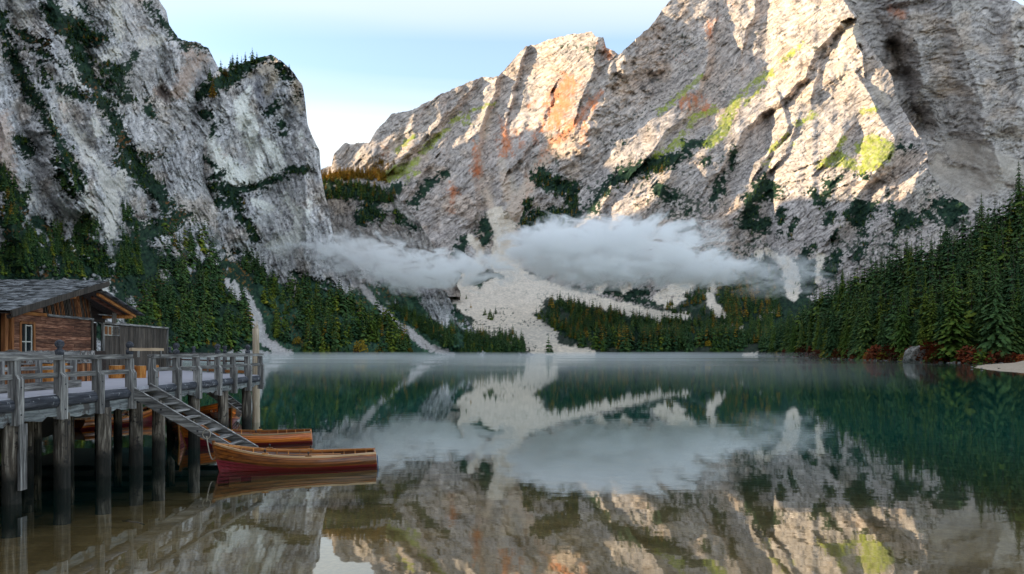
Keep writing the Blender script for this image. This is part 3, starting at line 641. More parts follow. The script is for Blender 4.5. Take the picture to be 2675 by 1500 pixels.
# ---- unseen ridge added behind the left wall, crest shaped to place sun and shade
def sun_block_ridge():
    ys = np.linspace(-700, 3400, 340); n = 60
    base = np.interp(ys, [-700, 300, 520, 600, 770, 820, 850, 950, 966, 1014, 1028, 1079, 1146, 1250, 1350, 1365, 1400, 1430, 1535, 1700, 3400],
                     [420, 400, 380, 290, 290, 440, 475, 495, 335, 335, 515, 542, 578, 650, 700, 540, 540, 740, 780, 850, 1100])
    crest = base + 9 * fbm(ys / 90, ys * 0, 4, 401)
    us = np.linspace(0, 1, n)
    V = np.zeros((n, 340, 3), np.float32)
    for i, u in enumerate(us):
        x = -1.0 * (0.62 * ys + 330) - (u - .5) * 300
        prof = 1 - abs(u - .5) * 2
        V[i, :, 0] = x + 12 * fbm(ys / 80, ys * 0 + i / 6, 3, 405)
        V[i, :, 1] = ys
        V[i, :, 2] = -5 + crest * prof ** 0.9 + 5 * prof * fbm(ys / 60, ys * 0 + i / 5, 4, 411)
    idx = np.arange(n * 340).reshape(n, 340)
    Q = np.stack([idx[:-1, :-1], idx[:-1, 1:], idx[1:, 1:], idx[1:, :-1]], -1).reshape(-1, 4)
    o = mesh_obj('mountain', V.reshape(-1, 3).tolist(), Q.tolist(), TERR)  # added sun blocker, named like the mountains in view
    at = o.data.attributes.new('Col', 'FLOAT_COLOR', 'POINT')
    c = np.ones((n * 340, 4), np.float32); c[:, :3] = (0.38, 0.36, 0.34)
    at.data.foreach_set('color', c.reshape(-1))
    o['kind'] = 'structure'
sun_block_ridge()
# ================================================================== WATER, LAKE BED, MIST
def lake():
    m = bpy.data.materials.new('lake_water'); m.use_nodes = True
    n, l = m.node_tree.nodes, m.node_tree.links; n.clear()
    out = n.new("ShaderNodeOutputMaterial")
    tc = n.new("ShaderNodeTexCoord")
    def ripple(sx, sy, detail):
        mp = n.new("ShaderNodeMapping"); mp.inputs['Scale'].default_value = (sx, sy, 1); mp.inputs['Rotation'].default_value = (0, 0, 0.12)
        l.new(tc.outputs['Object'], mp.inputs[0])
        t = n.new("ShaderNodeTexNoise"); set_in(t, Scale=1.0, Detail=detail, Roughness=0.5)
        l.new(mp.outputs[0], t.inputs['Vector']); return t
    r1 = ripple(0.5, 1.3, 2.0); r2 = ripple(3.0, 6.0, 2.0)
    add = n.new("ShaderNodeMath"); add.operation = 'MULTIPLY_ADD'; add.inputs[1].default_value = 0.10
    l.new(r2.outputs['Fac'], add.inputs[0]); l.new(r1.outputs['Fac'], add.inputs[2])
    # a breath of wind roughens long bands of the far half of the lake
    pz = ripple(0.004, 0.02, 3.0)
    sep = n.new("ShaderNodeSeparateXYZ"); l.new(tc.outputs['Object'], sep.inputs[0])
    far = n.new("ShaderNodeMapRange"); set_in(far, From_Min=60.0, From_Max=170.0, To_Min=0.0, To_Max=1.0); l.new(sep.outputs['Y'], far.inputs['Value'])
    br = n.new("ShaderNodeMapRange"); set_in(br, From_Min=0.42, From_Max=0.56, To_Min=0.15, To_Max=1.0); l.new(pz.outputs['Fac'], br.inputs['Value'])
    mul = n.new("ShaderNodeMath"); mul.operation = 'MULTIPLY'; l.new(far.outputs[0], mul.inputs[0]); l.new(br.outputs[0], mul.inputs[1])
    st = n.new("ShaderNodeMapRange"); set_in(st, To_Min=0.008, To_Max=0.020); l.new(mul.outputs[0], st.inputs['Value'])
    rg = n.new("ShaderNodeMapRange"); set_in(rg, To_Min=0.02, To_Max=0.11); l.new(mul.outputs[0], rg.inputs['Value'])
    bp = n.new("ShaderNodeBump"); set_in(bp, Distance=0.22); l.new(add.outputs[0], bp.inputs['Height']); l.new(st.outputs[0], bp.inputs['Strength'])
    gl = n.new("ShaderNodeBsdfGlossy"); l.new(bp.outputs[0], gl.inputs['Normal']); l.new(rg.outputs[0], gl.inputs['Roughness'])
    gl.inputs['Color'].default_value = (0.96, 0.98, 0.97, 1)
    tr = n.new("ShaderNodeBsdfTransparent"); tr.inputs['Color'].default_value = (0.99, 0.97, 0.90, 1)
    df = n.new("ShaderNodeBsdfDiffuse"); df.inputs['Color'].default_value = (0.006, 0.115, 0.100, 1)
    body = n.new("ShaderNodeMixShader")
    # the silt in the deep water scatters teal light; over the shallow shelf the water is clear
    dp = n.new("ShaderNodeMapRange"); dp.interpolation_type = 'SMOOTHSTEP'; set_in(dp, From_Min=15.0, From_Max=40.0, To_Min=0.06, To_Max=0.62)
    dd = n.new("ShaderNodeMath"); dd.operation = 'MULTIPLY_ADD'; dd.inputs[1].default_value = 0.30; l.new(sep.outputs['X'], dd.inputs[0]); l.new(sep.outputs['Y'], dd.inputs[2])
    l.new(dd.outputs[0], dp.inputs['Value']); l.new(dp.outputs[0], body.inputs[0])
    l.new(tr.outputs[0], body.inputs[1]); l.new(df.outputs[0], body.inputs[2])
    fr = n.new("ShaderNodeFresnel"); fr.inputs['IOR'].default_value = 1.45; l.new(bp.outputs[0], fr.inputs['Normal'])
    fp = n.new('ShaderNodeMath'); fp.operation = 'POWER'; fp.inputs[1].default_value = 0.68; l.new(fr.outputs[0], fp.inputs[0])
    mx = n.new("ShaderNodeMixShader"); l.new(fp.outputs[0], mx.inputs[0]); l.new(body.outputs[0], mx.inputs[1]); l.new(gl.outputs[0], mx.inputs[2])
    l.new(mx.outputs[0], out.inputs['Surface'])
    ab = n.new("ShaderNodeVolumeAbsorption"); ab.inputs['Color'].default_value = (0.52, 0.74, 0.56, 1); ab.inputs['Density'].default_value = 0.045
    l.new(ab.outputs[0], out.inputs['Volume'])
    x0, x1, y0, y1, z0, z1 = -900, 900, -300, 1500, -9.0, 0.0
    vs_ = [(x0, y0, z0), (x1, y0, z0), (x1, y1, z0), (x0, y1, z0), (x0, y0, z1), (x1, y0, z1), (x1, y1, z1), (x0, y1, z1)]
    o = mesh_obj('lake_water', vs_, [(3, 2, 1, 0), (4, 5, 6, 7), (0, 1, 5, 4), (1, 2, 6, 5), (2, 3, 7, 6), (3, 0, 4, 7)], m)
    o['kind'] = 'structure'
    # bed: pale gravel shelf near the boathouse, dropping away into deep water
    m, n, l, b = new_mat('lake_bed')
    tc = n.new("ShaderNodeTexCoord")
    t1 = n.new("ShaderNodeTexNoise"); set_in(t1, Scale=0.55, Detail=5.0, Roughness=0.6); l.new(tc.outputs['Object'], t1.inputs['Vector'])
    t2 = n.new("ShaderNodeTexVoronoi"); set_in(t2, Scale=9.0); l.new(tc.outputs['Object'], t2.inputs['Vector'])
    cr = n.new("ShaderNodeValToRGB"); cr.color_ramp.elements[0].position = 0.35; cr.color_ramp.elements[0].color = (0.30, 0.19, 0.07, 1)
    cr.color_ramp.elements[1].position = 0.7; cr.color_ramp.elements[1].color = (0.64, 0.44, 0.21, 1)
    l.new(t1.outputs['Fac'], cr.inputs[0])
    mr = n.new("ShaderNodeMapRange"); set_in(mr, From_Max=0.8, To_Min=1.15, To_Max=0.75); l.new(t2.outputs['Distance'], mr.inputs['Value'])
    sc = n.new("ShaderNodeVectorMath"); sc.operation = 'SCALE'; l.new(cr.outputs[0], sc.inputs[0]); l.new(mr.outputs[0], sc.inputs['Scale'])
    l.new(sc.outputs[0], b.inputs['Base Color']); b.inputs['Roughness'].default_value = 1.0
    nx, ny = 110, 120
    xs = np.linspace(-1, 1, nx); xs = np.sign(xs) * (np.abs(xs) ** 2.2) * 1500
    ys = np.concatenate([np.linspace(-500, 0, 20), np.linspace(2, 50, 60), np.linspace(56, 1600, ny - 80)])
    X, Y = np.meshgrid(xs, ys)
    depth = 0.30 + 0.045 * np.maximum(Y - 6, 0) + 0.012 * np.maximum(Y - 14, 0) ** 1.5 + 0.035 * np.maximum(X + 2, 0) ** 1.0 + 0.02 * np.maximum(-X - 14, 0)
    depth = depth + 0.10 * fbm(X / 2.2, Y / 2.2, 4, 501)
    Z = -np.clip(depth, 0.25, 7.5)
    V = np.stack([X, Y, Z], -1).reshape(-1, 3)
    idx = np.arange(X.size).reshape(X.shape)
    Q = np.stack([idx[:-1, :-1], idx[:-1, 1:], idx[1:, 1:], idx[1:, :-1]], -1).reshape(-1, 4)
    mesh_obj('lake_bed', V.tolist(), Q.tolist(), m, smooth=True)['kind'] = 'structure'
lake()
# ground beyond everything, out to the horizon
mesh_obj('ground', [(-9000, -9000, -9.3), (9000, -9000, -9.3), (9000, 9000, -9.3), (-9000, 9000, -9.3)], [(0, 1, 2, 3)], TERR)['kind'] = 'structure'

def mist(name, box, density, noise_scale, seed, shape, lo=0.42, hi=0.62, label=None, aniso=0.2, col=(1, 1, 1)):
    (x0, x1), (y0, y1), (z0, z1) = box
    m = bpy.data.materials.new(name); m.use_nodes = True
    n, l = m.node_tree.nodes, m.node_tree.links; n.clear()
    out = n.new("ShaderNodeOutputMaterial")
    pv = n.new("ShaderNodeVolumePrincipled"); pv.inputs['Color'].default_value = (*col, 1); pv.inputs['Anisotropy'].default_value = aniso
    l.new(pv.outputs[0], out.inputs['Volume'])
    tc = n.new("ShaderNodeTexCoord")
    mp = n.new("ShaderNodeMapping"); mp.inputs['Scale'].default_value = noise_scale; mp.inputs['Location'].default_value = seed
    l.new(tc.outputs['Object'], mp.inputs[0])
    t = n.new("ShaderNodeTexNoise"); set_in(t, Scale=1.0, Detail=7.0, Roughness=0.68, Distortion=1.3); l.new(mp.outputs[0], t.inputs['Vector'])
    r = n.new("ShaderNodeMapRange"); r.interpolation_type = 'SMOOTHSTEP'; set_in(r, From_Min=lo, From_Max=hi); 
    # the cloud thins towards its own edge: noise minus distance from the middle
    g = n.new("ShaderNodeTexCoord")
    mm = n.new("ShaderNodeMapping"); mm.inputs['Location'].default_value = (-1, -1, -1); mm.inputs['Scale'].default_value = (2, 2, 2)
    l.new(g.outputs['Generated'], mm.inputs[0])
    if shape == 'blob':
        ln = n.new("ShaderNodeVectorMath"); ln.operation = 'LENGTH'; l.new(mm.outputs[0], ln.inputs[0]); dist = ln.outputs['Value']
    else:
        sp = n.new("ShaderNodeSeparateXYZ"); l.new(mm.outputs[0], sp.inputs[0])
        a1 = n.new("ShaderNodeMath"); a1.operation = 'ADD'; a1.inputs[1].default_value = 1.0; l.new(sp.outputs['Z'], a1.inputs[0])
        a2 = n.new("ShaderNodeMath"); a2.operation = 'MULTIPLY'; a2.inputs[1].default_value = 0.5; l.new(a1.outputs[0], a2.inputs[0]); dist = a2.outputs[0]
    sq = n.new("ShaderNodeMath"); sq.operation = 'POWER'; sq.inputs[1].default_value = 2.2; l.new(dist, sq.inputs[0])
    fm = n.new("ShaderNodeMath"); fm.operation = 'MULTIPLY_ADD'; fm.inputs[1].default_value = -0.22; l.new(sq.outputs[0], fm.inputs[0]); 
    ad = n.new("ShaderNodeMath"); ad.operation = 'ADD'; ad.inputs[1].default_value = 0.12; l.new(t.outputs['Fac'], ad.inputs[0]); l.new(ad.outputs[0], fm.inputs[2])
    l.new(fm.outputs[0], r.inputs['Value'])
    d = n.new("ShaderNodeMath"); d.operation = 'MULTIPLY'; d.inputs[1].default_value = density; l.new(r.outputs[0], d.inputs[0])
    l.new(d.outputs[0], pv.inputs['Density'])
    if shape == 'blob':
        bm = bmesh.new(); bmesh.ops.create_icosphere(bm, subdivisions=3, radius=1.0)
        for v in bm.verts: v.co = Vector(((x0 + x1) / 2 + v.co.x * (x1 - x0) / 2, (y0 + y1) / 2 + v.co.y * (y1 - y0) / 2, (z0 + z1) / 2 + v.co.z * (z1 - z0) / 2))
        me = bpy.data.meshes.new(name); bm.to_mesh(me); bm.free(); me.materials.append(m)
        o = bpy.data.objects.new(name, me); COL.objects.link(o)
    else:
        vs_ = [(x0, y0, z0), (x1, y0, z0), (x1, y1, z0), (x0, y1, z0), (x0, y0, z1), (x1, y0, z1), (x1, y1, z1), (x0, y1, z1)]
        o = mesh_obj(name, vs_, [(3, 2, 1, 0), (4, 5, 6, 7), (0, 1, 5, 4), (1, 2, 6, 5), (2, 3, 7, 6), (3, 0, 4, 7)], m)
    o['kind'] = 'stuff'
    return o
# the band of mist hanging over the head of the lake: three overlapping banks
mist('mist', ((-35, 240), (640, 760), (68, 154)), 0.15, (.030, .022, .060), (3.1, 0, 1.7), 'blob', .50, .68, aniso=0)
mist('mist', ((-20, 90), (630, 720), (80, 134)), 0.12, (.040, .030, .08), (7.1, 2, 4.7), 'blob', .49, .68, aniso=0)
mist('mist', ((100, 262), (640, 730), (58, 112)), 0.11, (.040, .030, .08), (2.1, 9, 3.7), 'blob', .50, .68, aniso=0)
mist('mist', ((0, 170), (640, 710), (58, 102)), 0.10, (.040, .030, .08), (6.1, 3, 1.7), 'blob', .50, .68, aniso=0)
mist('mist', ((-255, -80), (640, 730), (76, 130)), 0.09, (.040, .030, .08), (9.3, 4, 6.0), 'blob', .49, .69, aniso=0)
mist('mist', ((-190, 30), (630, 700), (56, 108)), 0.13, (.040, .030, .08), (5.3, 4, 2.0), 'blob', .49, .69, aniso=0)
mist('mist', ((190, 330), (640, 730), (50, 110)), 0.03, (.036, .030, .06), (1.3, 7, 2.0), 'blob', .50, .68, aniso=0)
# steam lying on the far water
mist('mist', ((-260, 60), (95, 330), (0.02, 2.6)), 0.0030, (.020, .030, .10), (2, 5, 0), 'flat', .38, .66)
mist('mist', ((-330, 230), (335, 640), (0.02, 3.2)), 0.0026, (.012, .020, .10), (5, 2, 0), 'flat', .36, .66)

# ================================================================== TREES
def foliage_mat(name, c0, c1, c2=None, rough=0.85):
    m, n, l, b = new_mat(name)
    oi = n.new("ShaderNodeObjectInfo")
    geo = n.new("ShaderNodeNewGeometry")
    cr = n.new("ShaderNodeValToRGB"); e = cr.color_ramp.elements
    e[0].position = 0.25; e[0].color = (*c0, 1); e[1].position = 0.8; e[1].color = (*c1, 1)
    if c2: x = e.new(0.97); x.color = (*c2, 1)
    mixf = n.new("ShaderNodeMath"); mixf.operation = 'MULTIPLY_ADD'; mixf.inputs[1].default_value = 0.62
    rp = n.new("ShaderNodeMath"); rp.operation = 'MULTIPLY'; rp.inputs[1].default_value = 0.38
    l.new(geo.outputs['Random Per Island'], rp.inputs[0]); l.new(oi.outputs['Random'], mixf.inputs[0]); l.new(rp.outputs[0], mixf.inputs[2])
    l.new(mixf.outputs[0], cr.inputs[0]); l.new(cr.outputs[0], b.inputs['Base Color'])
    b.inputs['Roughness'].default_value = rough; b.inputs['Specular IOR Level'].default_value = 0.15
    return m
BARK, bn, bl_, bb = new_mat('bark'); bb.inputs['Base Color'].default_value = (0.10, 0.075, 0.055, 1); bb.inputs['Roughness'].default_value = .95
SPRUCE = foliage_mat('spruce_needles', (0.030, 0.078, 0.032), (0.085, 0.150, 0.038), (0.18, 0.21, 0.03))
SPRUCE2 = foliage_mat('spruce_needles_light', (0.06, 0.12, 0.02), (0.17, 0.21, 0.025), (0.29, 0.24, 0.025))
LARCH = foliage_mat('larch_needles', (0.26, 0.17, 0.025), (0.50, 0.29, 0.03), (0.56, 0.28, 0.035))
REDLEAF = foliage_mat('autumn_leaves_red', (0.10, 0.030, 0.014), (0.30, 0.065, 0.022), (0.36, 0.14, 0.02))
YELLEAF = foliage_mat('autumn_leaves_yellow', (0.22, 0.15, 0.02), (0.46, 0.33, 0.03), (0.5, 0.3, 0.02))
def crown_geo(rnd, whorls, per, segs, R, h0=0.10, droop=0.35, leafw=0.35, pw=0.8):
    """conifer crown of height 1: whorls of drooping boughs, each a chain of small needle sprays"""
    V, Fc = [], []
    for k in range(whorls):
        q = (k + rnd.random() * .8) / whorls
        z = h0 + (1 - h0) * q
        r = R * ((1 - q) ** pw + .03) * rnd.uniform(.72, 1.15)
        nb = max(3, int(per * (1 - .5 * q)))
        a0 = rnd.random() * 6.28
        for j in range(nb):
            a = a0 + 6.283 * j / nb + rnd.uniform(-.25, .25)
            rr = r * rnd.uniform(.7, 1.2)
            ca, sa = math.cos(a), math.sin(a)
            dz = -droop * rr * rnd.uniform(.6, 1.3)
            for s in range(segs):
                f0 = .12 + .88 * s / segs; f1 = .12 + .88 * (s + 1.35) / segs
                w = max(rr, .04) * leafw * (1.2 - .7 * f0) * rnd.uniform(.6, 1.3)
                zc0 = z + dz * f0 ** 1.3; zc1 = z + dz * f1 ** 1.3 - rr * rnd.uniform(.02, .16)
                tl = rnd.uniform(-.5, .5) * w
                i = len(V)
                V.append((ca * rr * f0, sa * rr * f0, zc0))
                V.append((ca * rr * (f0 + f1) / 2 - sa * w, sa * rr * (f0 + f1) / 2 + ca * w, (zc0 + zc1) / 2 + tl - .25 * w))
                V.append((ca * rr * f1, sa * rr * f1, zc1))
                V.append((ca * rr * (f0 + f1) / 2 + sa * w, sa * rr * (f0 + f1) / 2 - ca * w, (zc0 + zc1) / 2 - tl - .25 * w))
                Fc.append((i, i + 1, i + 2, i + 3))
    i = len(V); V += [(.006, 0, .95), (-.006, .004, .95), (0, 0, 1.03)]; Fc.append((i, i + 1, i + 2))
    return V, Fc
def trunk_geo(r=0.014, top=0.95, n=6, limbs=0, rnd=None):
    V, Fc = [], []
    for k, z in enumerate([0, .04, .35, .7, top]):
        rr = r * [1.5, 1.1, .85, .5, .12][k]
        V += [(rr * math.cos(6.283 * i / n), rr * math.sin(6.283 * i / n), z) for i in range(n)]
    for k in range(4):
        for i in range(n): Fc.append((k * n + i, k * n + (i + 1) % n, (k + 1) * n + (i + 1) % n, (k + 1) * n + i))
    for _ in range(limbs):     # dead lower limbs
        a = rnd.random() * 6.28; z = rnd.uniform(.05, .3); L_ = rnd.uniform(.03, .08); i = len(V)
        V += [(0, 0, z), (0, 0, z + .005), (math.cos(a) * L_, math.sin(a) * L_, z - .01)]; Fc.append((i, i + 1, i + 2))
    return V, Fc
def tree_meshes(tag_, seeds, mat, **kw):
    out = []
    for s in seeds:
        rnd = random.Random(s)
        V, Fc = crown_geo(rnd, **kw)
        cm = bpy.data.meshes.new(tag_ + '_crown'); cm.from_pydata(V, [], Fc); cm.materials.append(mat)
        V, Fc = trunk_geo(limbs=8, rnd=rnd)
        tm = bpy.data.meshes.new(tag_ + '_trunk'); tm.from_pydata(V, [], Fc); tm.materials.append(BARK)
        out.append((cm, tm))
    return out
def small_mesh(tag_, seed, mat, **kw):
    rnd = random.Random(seed)
    V, Fc = crown_geo(rnd, **kw); V2, F2 = trunk_geo(n=4)
    me = bpy.data.meshes.new(tag_); me.from_pydata(V + V2, [], Fc + [tuple(len(V) + i for i in f) for f in F2])
    me.materials.append(mat); me.materials.append(BARK)
    me.polygons.foreach_set('material_index', [0] * len(Fc) + [1] * len(F2)); return me
def plant_tree(name, pair, loc, h, rz, label, cat, group, wid=1.0):
    e = bpy.data.objects.new(name, None); COL.objects.link(e)
    e.location = loc; e.rotation_euler = (0, 0, rz); e.scale = (h * wid, h * wid, h)
    tag(e, label, cat, group)
    for nm, me in (('crown', pair[0]), ('trunk', pair[1])):
        o = bpy.data.objects.new(nm, me); COL.objects.link(o); o.parent = e
    return e
def plant_small(name, me, loc, h, rz, label, cat, group, wid=1.0):
    o = bpy.data.objects.new(name, me); COL.objects.link(o)
    o.location = loc; o.rotation_euler = (0, 0, rz); o.scale = (h * wid, h * wid, h)
    return tag(o, label, cat, group)
BIG = dict(whorls=40, per=14, segs=5, R=.19, h0=.07, droop=.5, leafw=.17, pw=.9)
SP_BIG = tree_meshes('spruce', (1, 2, 3, 4, 5), SPRUCE, **BIG)
SP_THIN = tree_meshes('spruce', (11, 12), SPRUCE, whorls=26, per=8, segs=4, R=.12, h0=.3, droop=.5, leafw=.3)
SP_YELLOWISH = tree_meshes('spruce', (21, 22), SPRUCE2, **BIG)  # spruces with paler, yellower needles
FARK = dict(whorls=13, per=6, segs=2, R=.25, h0=.04, droop=.45, leafw=.46)
SP_FAR = [small_mesh('far_spruce', s, SPRUCE, **FARK) for s in (31, 32, 33)]
SP_FARL = [small_mesh('far_spruce', 34, SPRUCE2, **FARK)]
LA_FAR = [small_mesh('far_larch', s, LARCH, whorls=12, per=5, segs=2, R=.21, h0=.08, droop=.25, leafw=.45) for s in (41, 42)]
R_ = random.Random(77)
# --- wooded right bank: the biggest trees in the picture, each one an object
def right_bank():
    cand = []
    rows = []
    pts = []
    tries = 0
    while tries < 9000 and len(pts) < 228:
        tries += 1
        px = R_.uniform(1992, 2860); v = R_.random() ** 1.25
        b = float(interp(FH_bot, px)); t = float(interp(FH_top, px))
        py = b - 1.5 - v * (b - t - 2)
        p = L_at(FH, px, py)
        if p is None: continue
        gap = 4.0 + 2.6 * v
        if all((p.x - q[0].x) ** 2 + (p.y - q[0].y) ** 2 > gap * gap for q in pts): v > .035 and pts.append((p, px, py, v))
    pts.sort(key=lambda a: a[1])
    for p, px, py, v in pts:
        h = R_.choice((R_.uniform(15, 22), R_.uniform(20, 28), R_.uniform(24, 33))) * (1.0 if v > .04 else .82) * (.84 if px > 2300 else .80)
        yellowish = R_.random() < (.36 if px > 2100 else .25)
        pair = R_.choice(SP_YELLOWISH) if yellowish else (R_.choice(SP_THIN) if (v < .12 and R_.random() < .4) else R_.choice(SP_BIG))
        lab = ('yellowing light green spruce among the dark spruces of the wooded right bank' if yellowish else 'dark green spruce in the dense forest on the steep right bank')
        plant_tree('spruce_tree', pair, p - Vector((0, 0, .4)), h, R_.uniform(0, 6.28), lab, 'spruce', 'light green spruces in the right bank forest' if yellowish else 'dark spruces of the right bank forest', R_.uniform(.85, 1.2))
right_bank()
# big single trees the photo picks out on that bank
for px, h, w, kind in [(2490, 31, 1.25, 1), (2262, 27, 1.15, 0), (2095, 21, 1.1, 1), (2175, 24, 1.2, 0), (2360, 26, .9, 1), (2600, 30, 1.1, 0)]:
    p = L_at(FH, px, float(interp(FH_bot, px)) - 5)
    lab = {2490: 'broad olive green spruce, tallest in the front row, just right of the grey boulder', 2262: 'large dark spruce in the front row over the red shrubs', 2095: 'small yellow green spruce at the left end of the right bank',
           2175: 'full dark spruce in the front row with light bough tips', 2360: 'narrow golden green spruce in the front row of the right bank', 2600: 'tall dark spruce behind the sand spit'}[px]
    plant_tree('spruce_tree', (SP_YELLOWISH if kind else SP_BIG)[px % 2], p, h, px, lab, 'spruce', None, w)

# --- stands of far trees: largest of them as objects, the rest one forest
LAYERS = [D, C, A, E]
def on_land(px, py):
    for L in LAYERS:
        p = L_at(L, px, py)
        if p is not None: return p, L
    return None, None
class Stand:
    def __init__(s): s.P = []; s.H = []; s.K = []
forest = Stand(); larches = Stand()
def inside(poly, x, y):
    c = False; j = len(poly) - 1
    for i in range(len(poly)):
        (xi, yi), (xj, yj) = poly[i], poly[j]
        if (yi > y) != (yj > y) and x < (xj - xi) * (y - yi) / (yj - yi) + xi: c = not c
        j = i
    return c
def scatter(poly, count, hpx, lay=None, veg_only=True, larch=0.0, light=0.1, bias=None):
    xs = [p[0] for p in poly]; ys = [p[1] for p in poly]
    n = t = 0
    while n < count and t < count * 12:
        t += 1
        px, py = R_.uniform(min(xs), max(xs)), R_.uniform(min(ys), max(ys))
        if not inside(poly, px, py): continue
        p = L_at(lay, px, py) if lay else on_land(px, py)[0]
        if p is None: continue
        L = lay or on_land(px, py)[1]
        if veg_only:
            i = int((px - L.x0) / L.dx); r = max(0, min(int(round((L.yb - py) / L.dy)), L.rows - 1))
            if L.veg[r, i] < .5: continue
        if float(fbm(np.array([px / 26.]), np.array([py / 26.]), 2, 811)[0]) < R_.uniform(-.75, .1): continue
        hh = (hpx[0] + (hpx[1] - hpx[0]) * R_.random() ** 1.5) / F * p.y
        if R_.random() < larch: larches.P.append(p); larches.H.append(hh)
        else: forest.P.append(p); forest.H.append(hh); forest.K.append(3 if R_.random() < light else R_.randrange(3))
        n += 1
def cv(crop, pts): return [(crop[0] + x / crop[2], crop[1] + y / crop[2]) for x, y in pts]
# wood behind the boathouse (left)
scatter(cv(C5, [(860, 620), (1130, 480), (1330, 420), (1500, 600), (1500, 900), (1700, 1040), (1720, 1360), (760, 1360), (760, 900)]), 430, (30, 84), D, False, .015, .14)
scatter(cv(C5, [(1000, 430), (1200, 380), (1420, 420), (1440, 640), (1000, 640)]), 60, (40, 66), D, False, 0, .35)
# slopes right of the white gully
scatter(cv(M1, [(250, 620), (520, 560), (700, 640), (1000, 800), (1300, 980), (1500, 1120), (1500, 1210), (600, 1210), (420, 1150), (300, 900)]), 130, (26, 58), D, True, .02, .4)
scatter(cv(M1, [(600, 700), (1050, 800), (1500, 1050), (1520, 1215), (640, 1215)]), 150, (34, 84), D, True, .02, .4)
scatter(cv(M1, [(100, 420), (260, 380), (300, 620), (120, 600)]), 30, (36, 56), D, True)
scatter(cv(M1, [(1350, 800), (1800, 1000), (2150, 1080), (2350, 1190), (1900, 1210), (1500, 950)]), 260, (20, 36), D, True, .03, .1)
scatter(cv(M1, [(2000, 1040), (2450, 1150), (2500, 1215), (2000, 1215)]), 120, (26, 44), None, False, .02, .1)
# wood on the flat at the head of the lake
scatter(cv(M2, [(440, 760), (900, 840), (1250, 930), (1650, 940), (2300, 900), (2330, 1215), (700, 1215), (560, 1020), (350, 940)]), 1300, (15, 36), A, True, .13, .12)
scatter(cv(M2, [(700, 1130), (2300, 1120), (2330, 1222), (640, 1222)]), 420, (40, 62), A, True, .14, .12)
scatter(cv(M2, [(1750, 560), (2300, 450), (2400, 900), (1800, 950)]), 240, (24, 42), A, True, .25, .1)
scatter(cv(M2, [(1500, 700), (1800, 600), (1800, 900), (1400, 860)]), 90, (14, 26), A, True, .2, .1)
scatter(cv(M2, [(0, 1060), (130, 1040), (230, 1140), (230, 1215), (0, 1215)]), 60, (22, 40), A, False, .03, .1)
scatter(cv(M2, [(250, 830), (420, 850), (620, 1100), (450, 1000)]), 12, (14, 26), A, False, .2, .1)
scatter(cv(M1, [(1840, 640), (2100, 800), (2350, 900), (2250, 950), (1850, 760)]), 14, (12, 24), A, False, .2, .1)
# shelf under the larches, dark ledges high on the walls
scatter(cv(C6, [(90, 1120), (560, 1180), (600, 1280), (300, 1260), (130, 1250)]), 200, (14, 26), C, True, .18, .2)
scatter(cv(C6, [(250, 1250), (620, 1280), (600, 1420), (300, 1420)]), 80, (10, 20), C, True, .1, .2)
scatter(cv(C6, [(1400, 1080), (1720, 1150), (1700, 1430), (1340, 1430)]), 260, (10, 19), A, True, .22, .1)
scatter(cv(C6, [(1780, 1400), (1900, 1180), (2286, 1000), (2286, 1070), (1950, 1250)]), 110, (9, 16), A, True, .12, .1)
scatter(cv(C4, [(0, 0), (900, 250), (1250, 1400), (0, 1431)]), 500, (9, 20), E, True, .03, .15)
scatter(cv(C5, [(0, 100), (880, 200), (1000, 850), (0, 850)]), 760, (16, 38), E, True, .03, .16)
scatter(cv(C5, [(1300, 230), (1760, 230), (1780, 620), (1300, 440)]), 110, (8, 18), D, True, .02, .1)
scatter(cv(C4, [(1380, 800), (1540, 620), (2070, 400), (2200, 560), (1800, 600), (1500, 880)]), 90, (7, 16), D, True, .03, .1)
scatter(cv(C4, [(1550, 1380), (2320, 1250), (2320, 1300), (1600, 1431)]), 80, (6, 12), D, True, .0, .1)
scatter(cv(CR, [(0, 60), (1300, 200), (1300, 500), (400, 900), (0, 700)]), 420, (6, 13), A, True, .04, .1)
# larch grove on the sunlit shelf
for _ in range(190):
    px = R_.uniform(832, 1010); py = float(interp([(832, 470), (900, 462), (960, 458), (1010, 470)], px)) + R_.uniform(-9, 12)
    p = L_at(C, px, py)
    if p is None: p = L_at(A, px, py)
    larches.P.append(p); larches.H.append(R_.uniform(16, 30) / F * p.y)
for _ in range(26):
    px = R_.uniform(975, 1030); py = R_.uniform(425, 455); p = L_at(A, px, py); larches.P.append(p); larches.H.append(R_.uniform(14, 24) / F * p.y)
# pick the largest far trees as objects
app = sorted(range(len(forest.P)), key=lambda i: -forest.H[i] / forest.P[i].y)
NOBJ = 56
used = set(app[:NOBJ])
for i in app[:NOBJ]:
    p = forest.P[i]; k = forest.K[i]
    left = (CX + p.x / p.y * F) < 640
    plant_small('spruce_tree', SP_FARL[0] if k == 3 else SP_FAR[k], p, forest.H[i], i, ('light green ' if k == 3 else 'dark green ') + ('spruce in the wood behind the boathouse' if left else 'spruce in the forest at the foot of the rock walls'),
                'spruce', ('light ' if k == 3 else 'dark ') + ('spruces behind the boathouse' if left else 'spruces below the rock walls'))
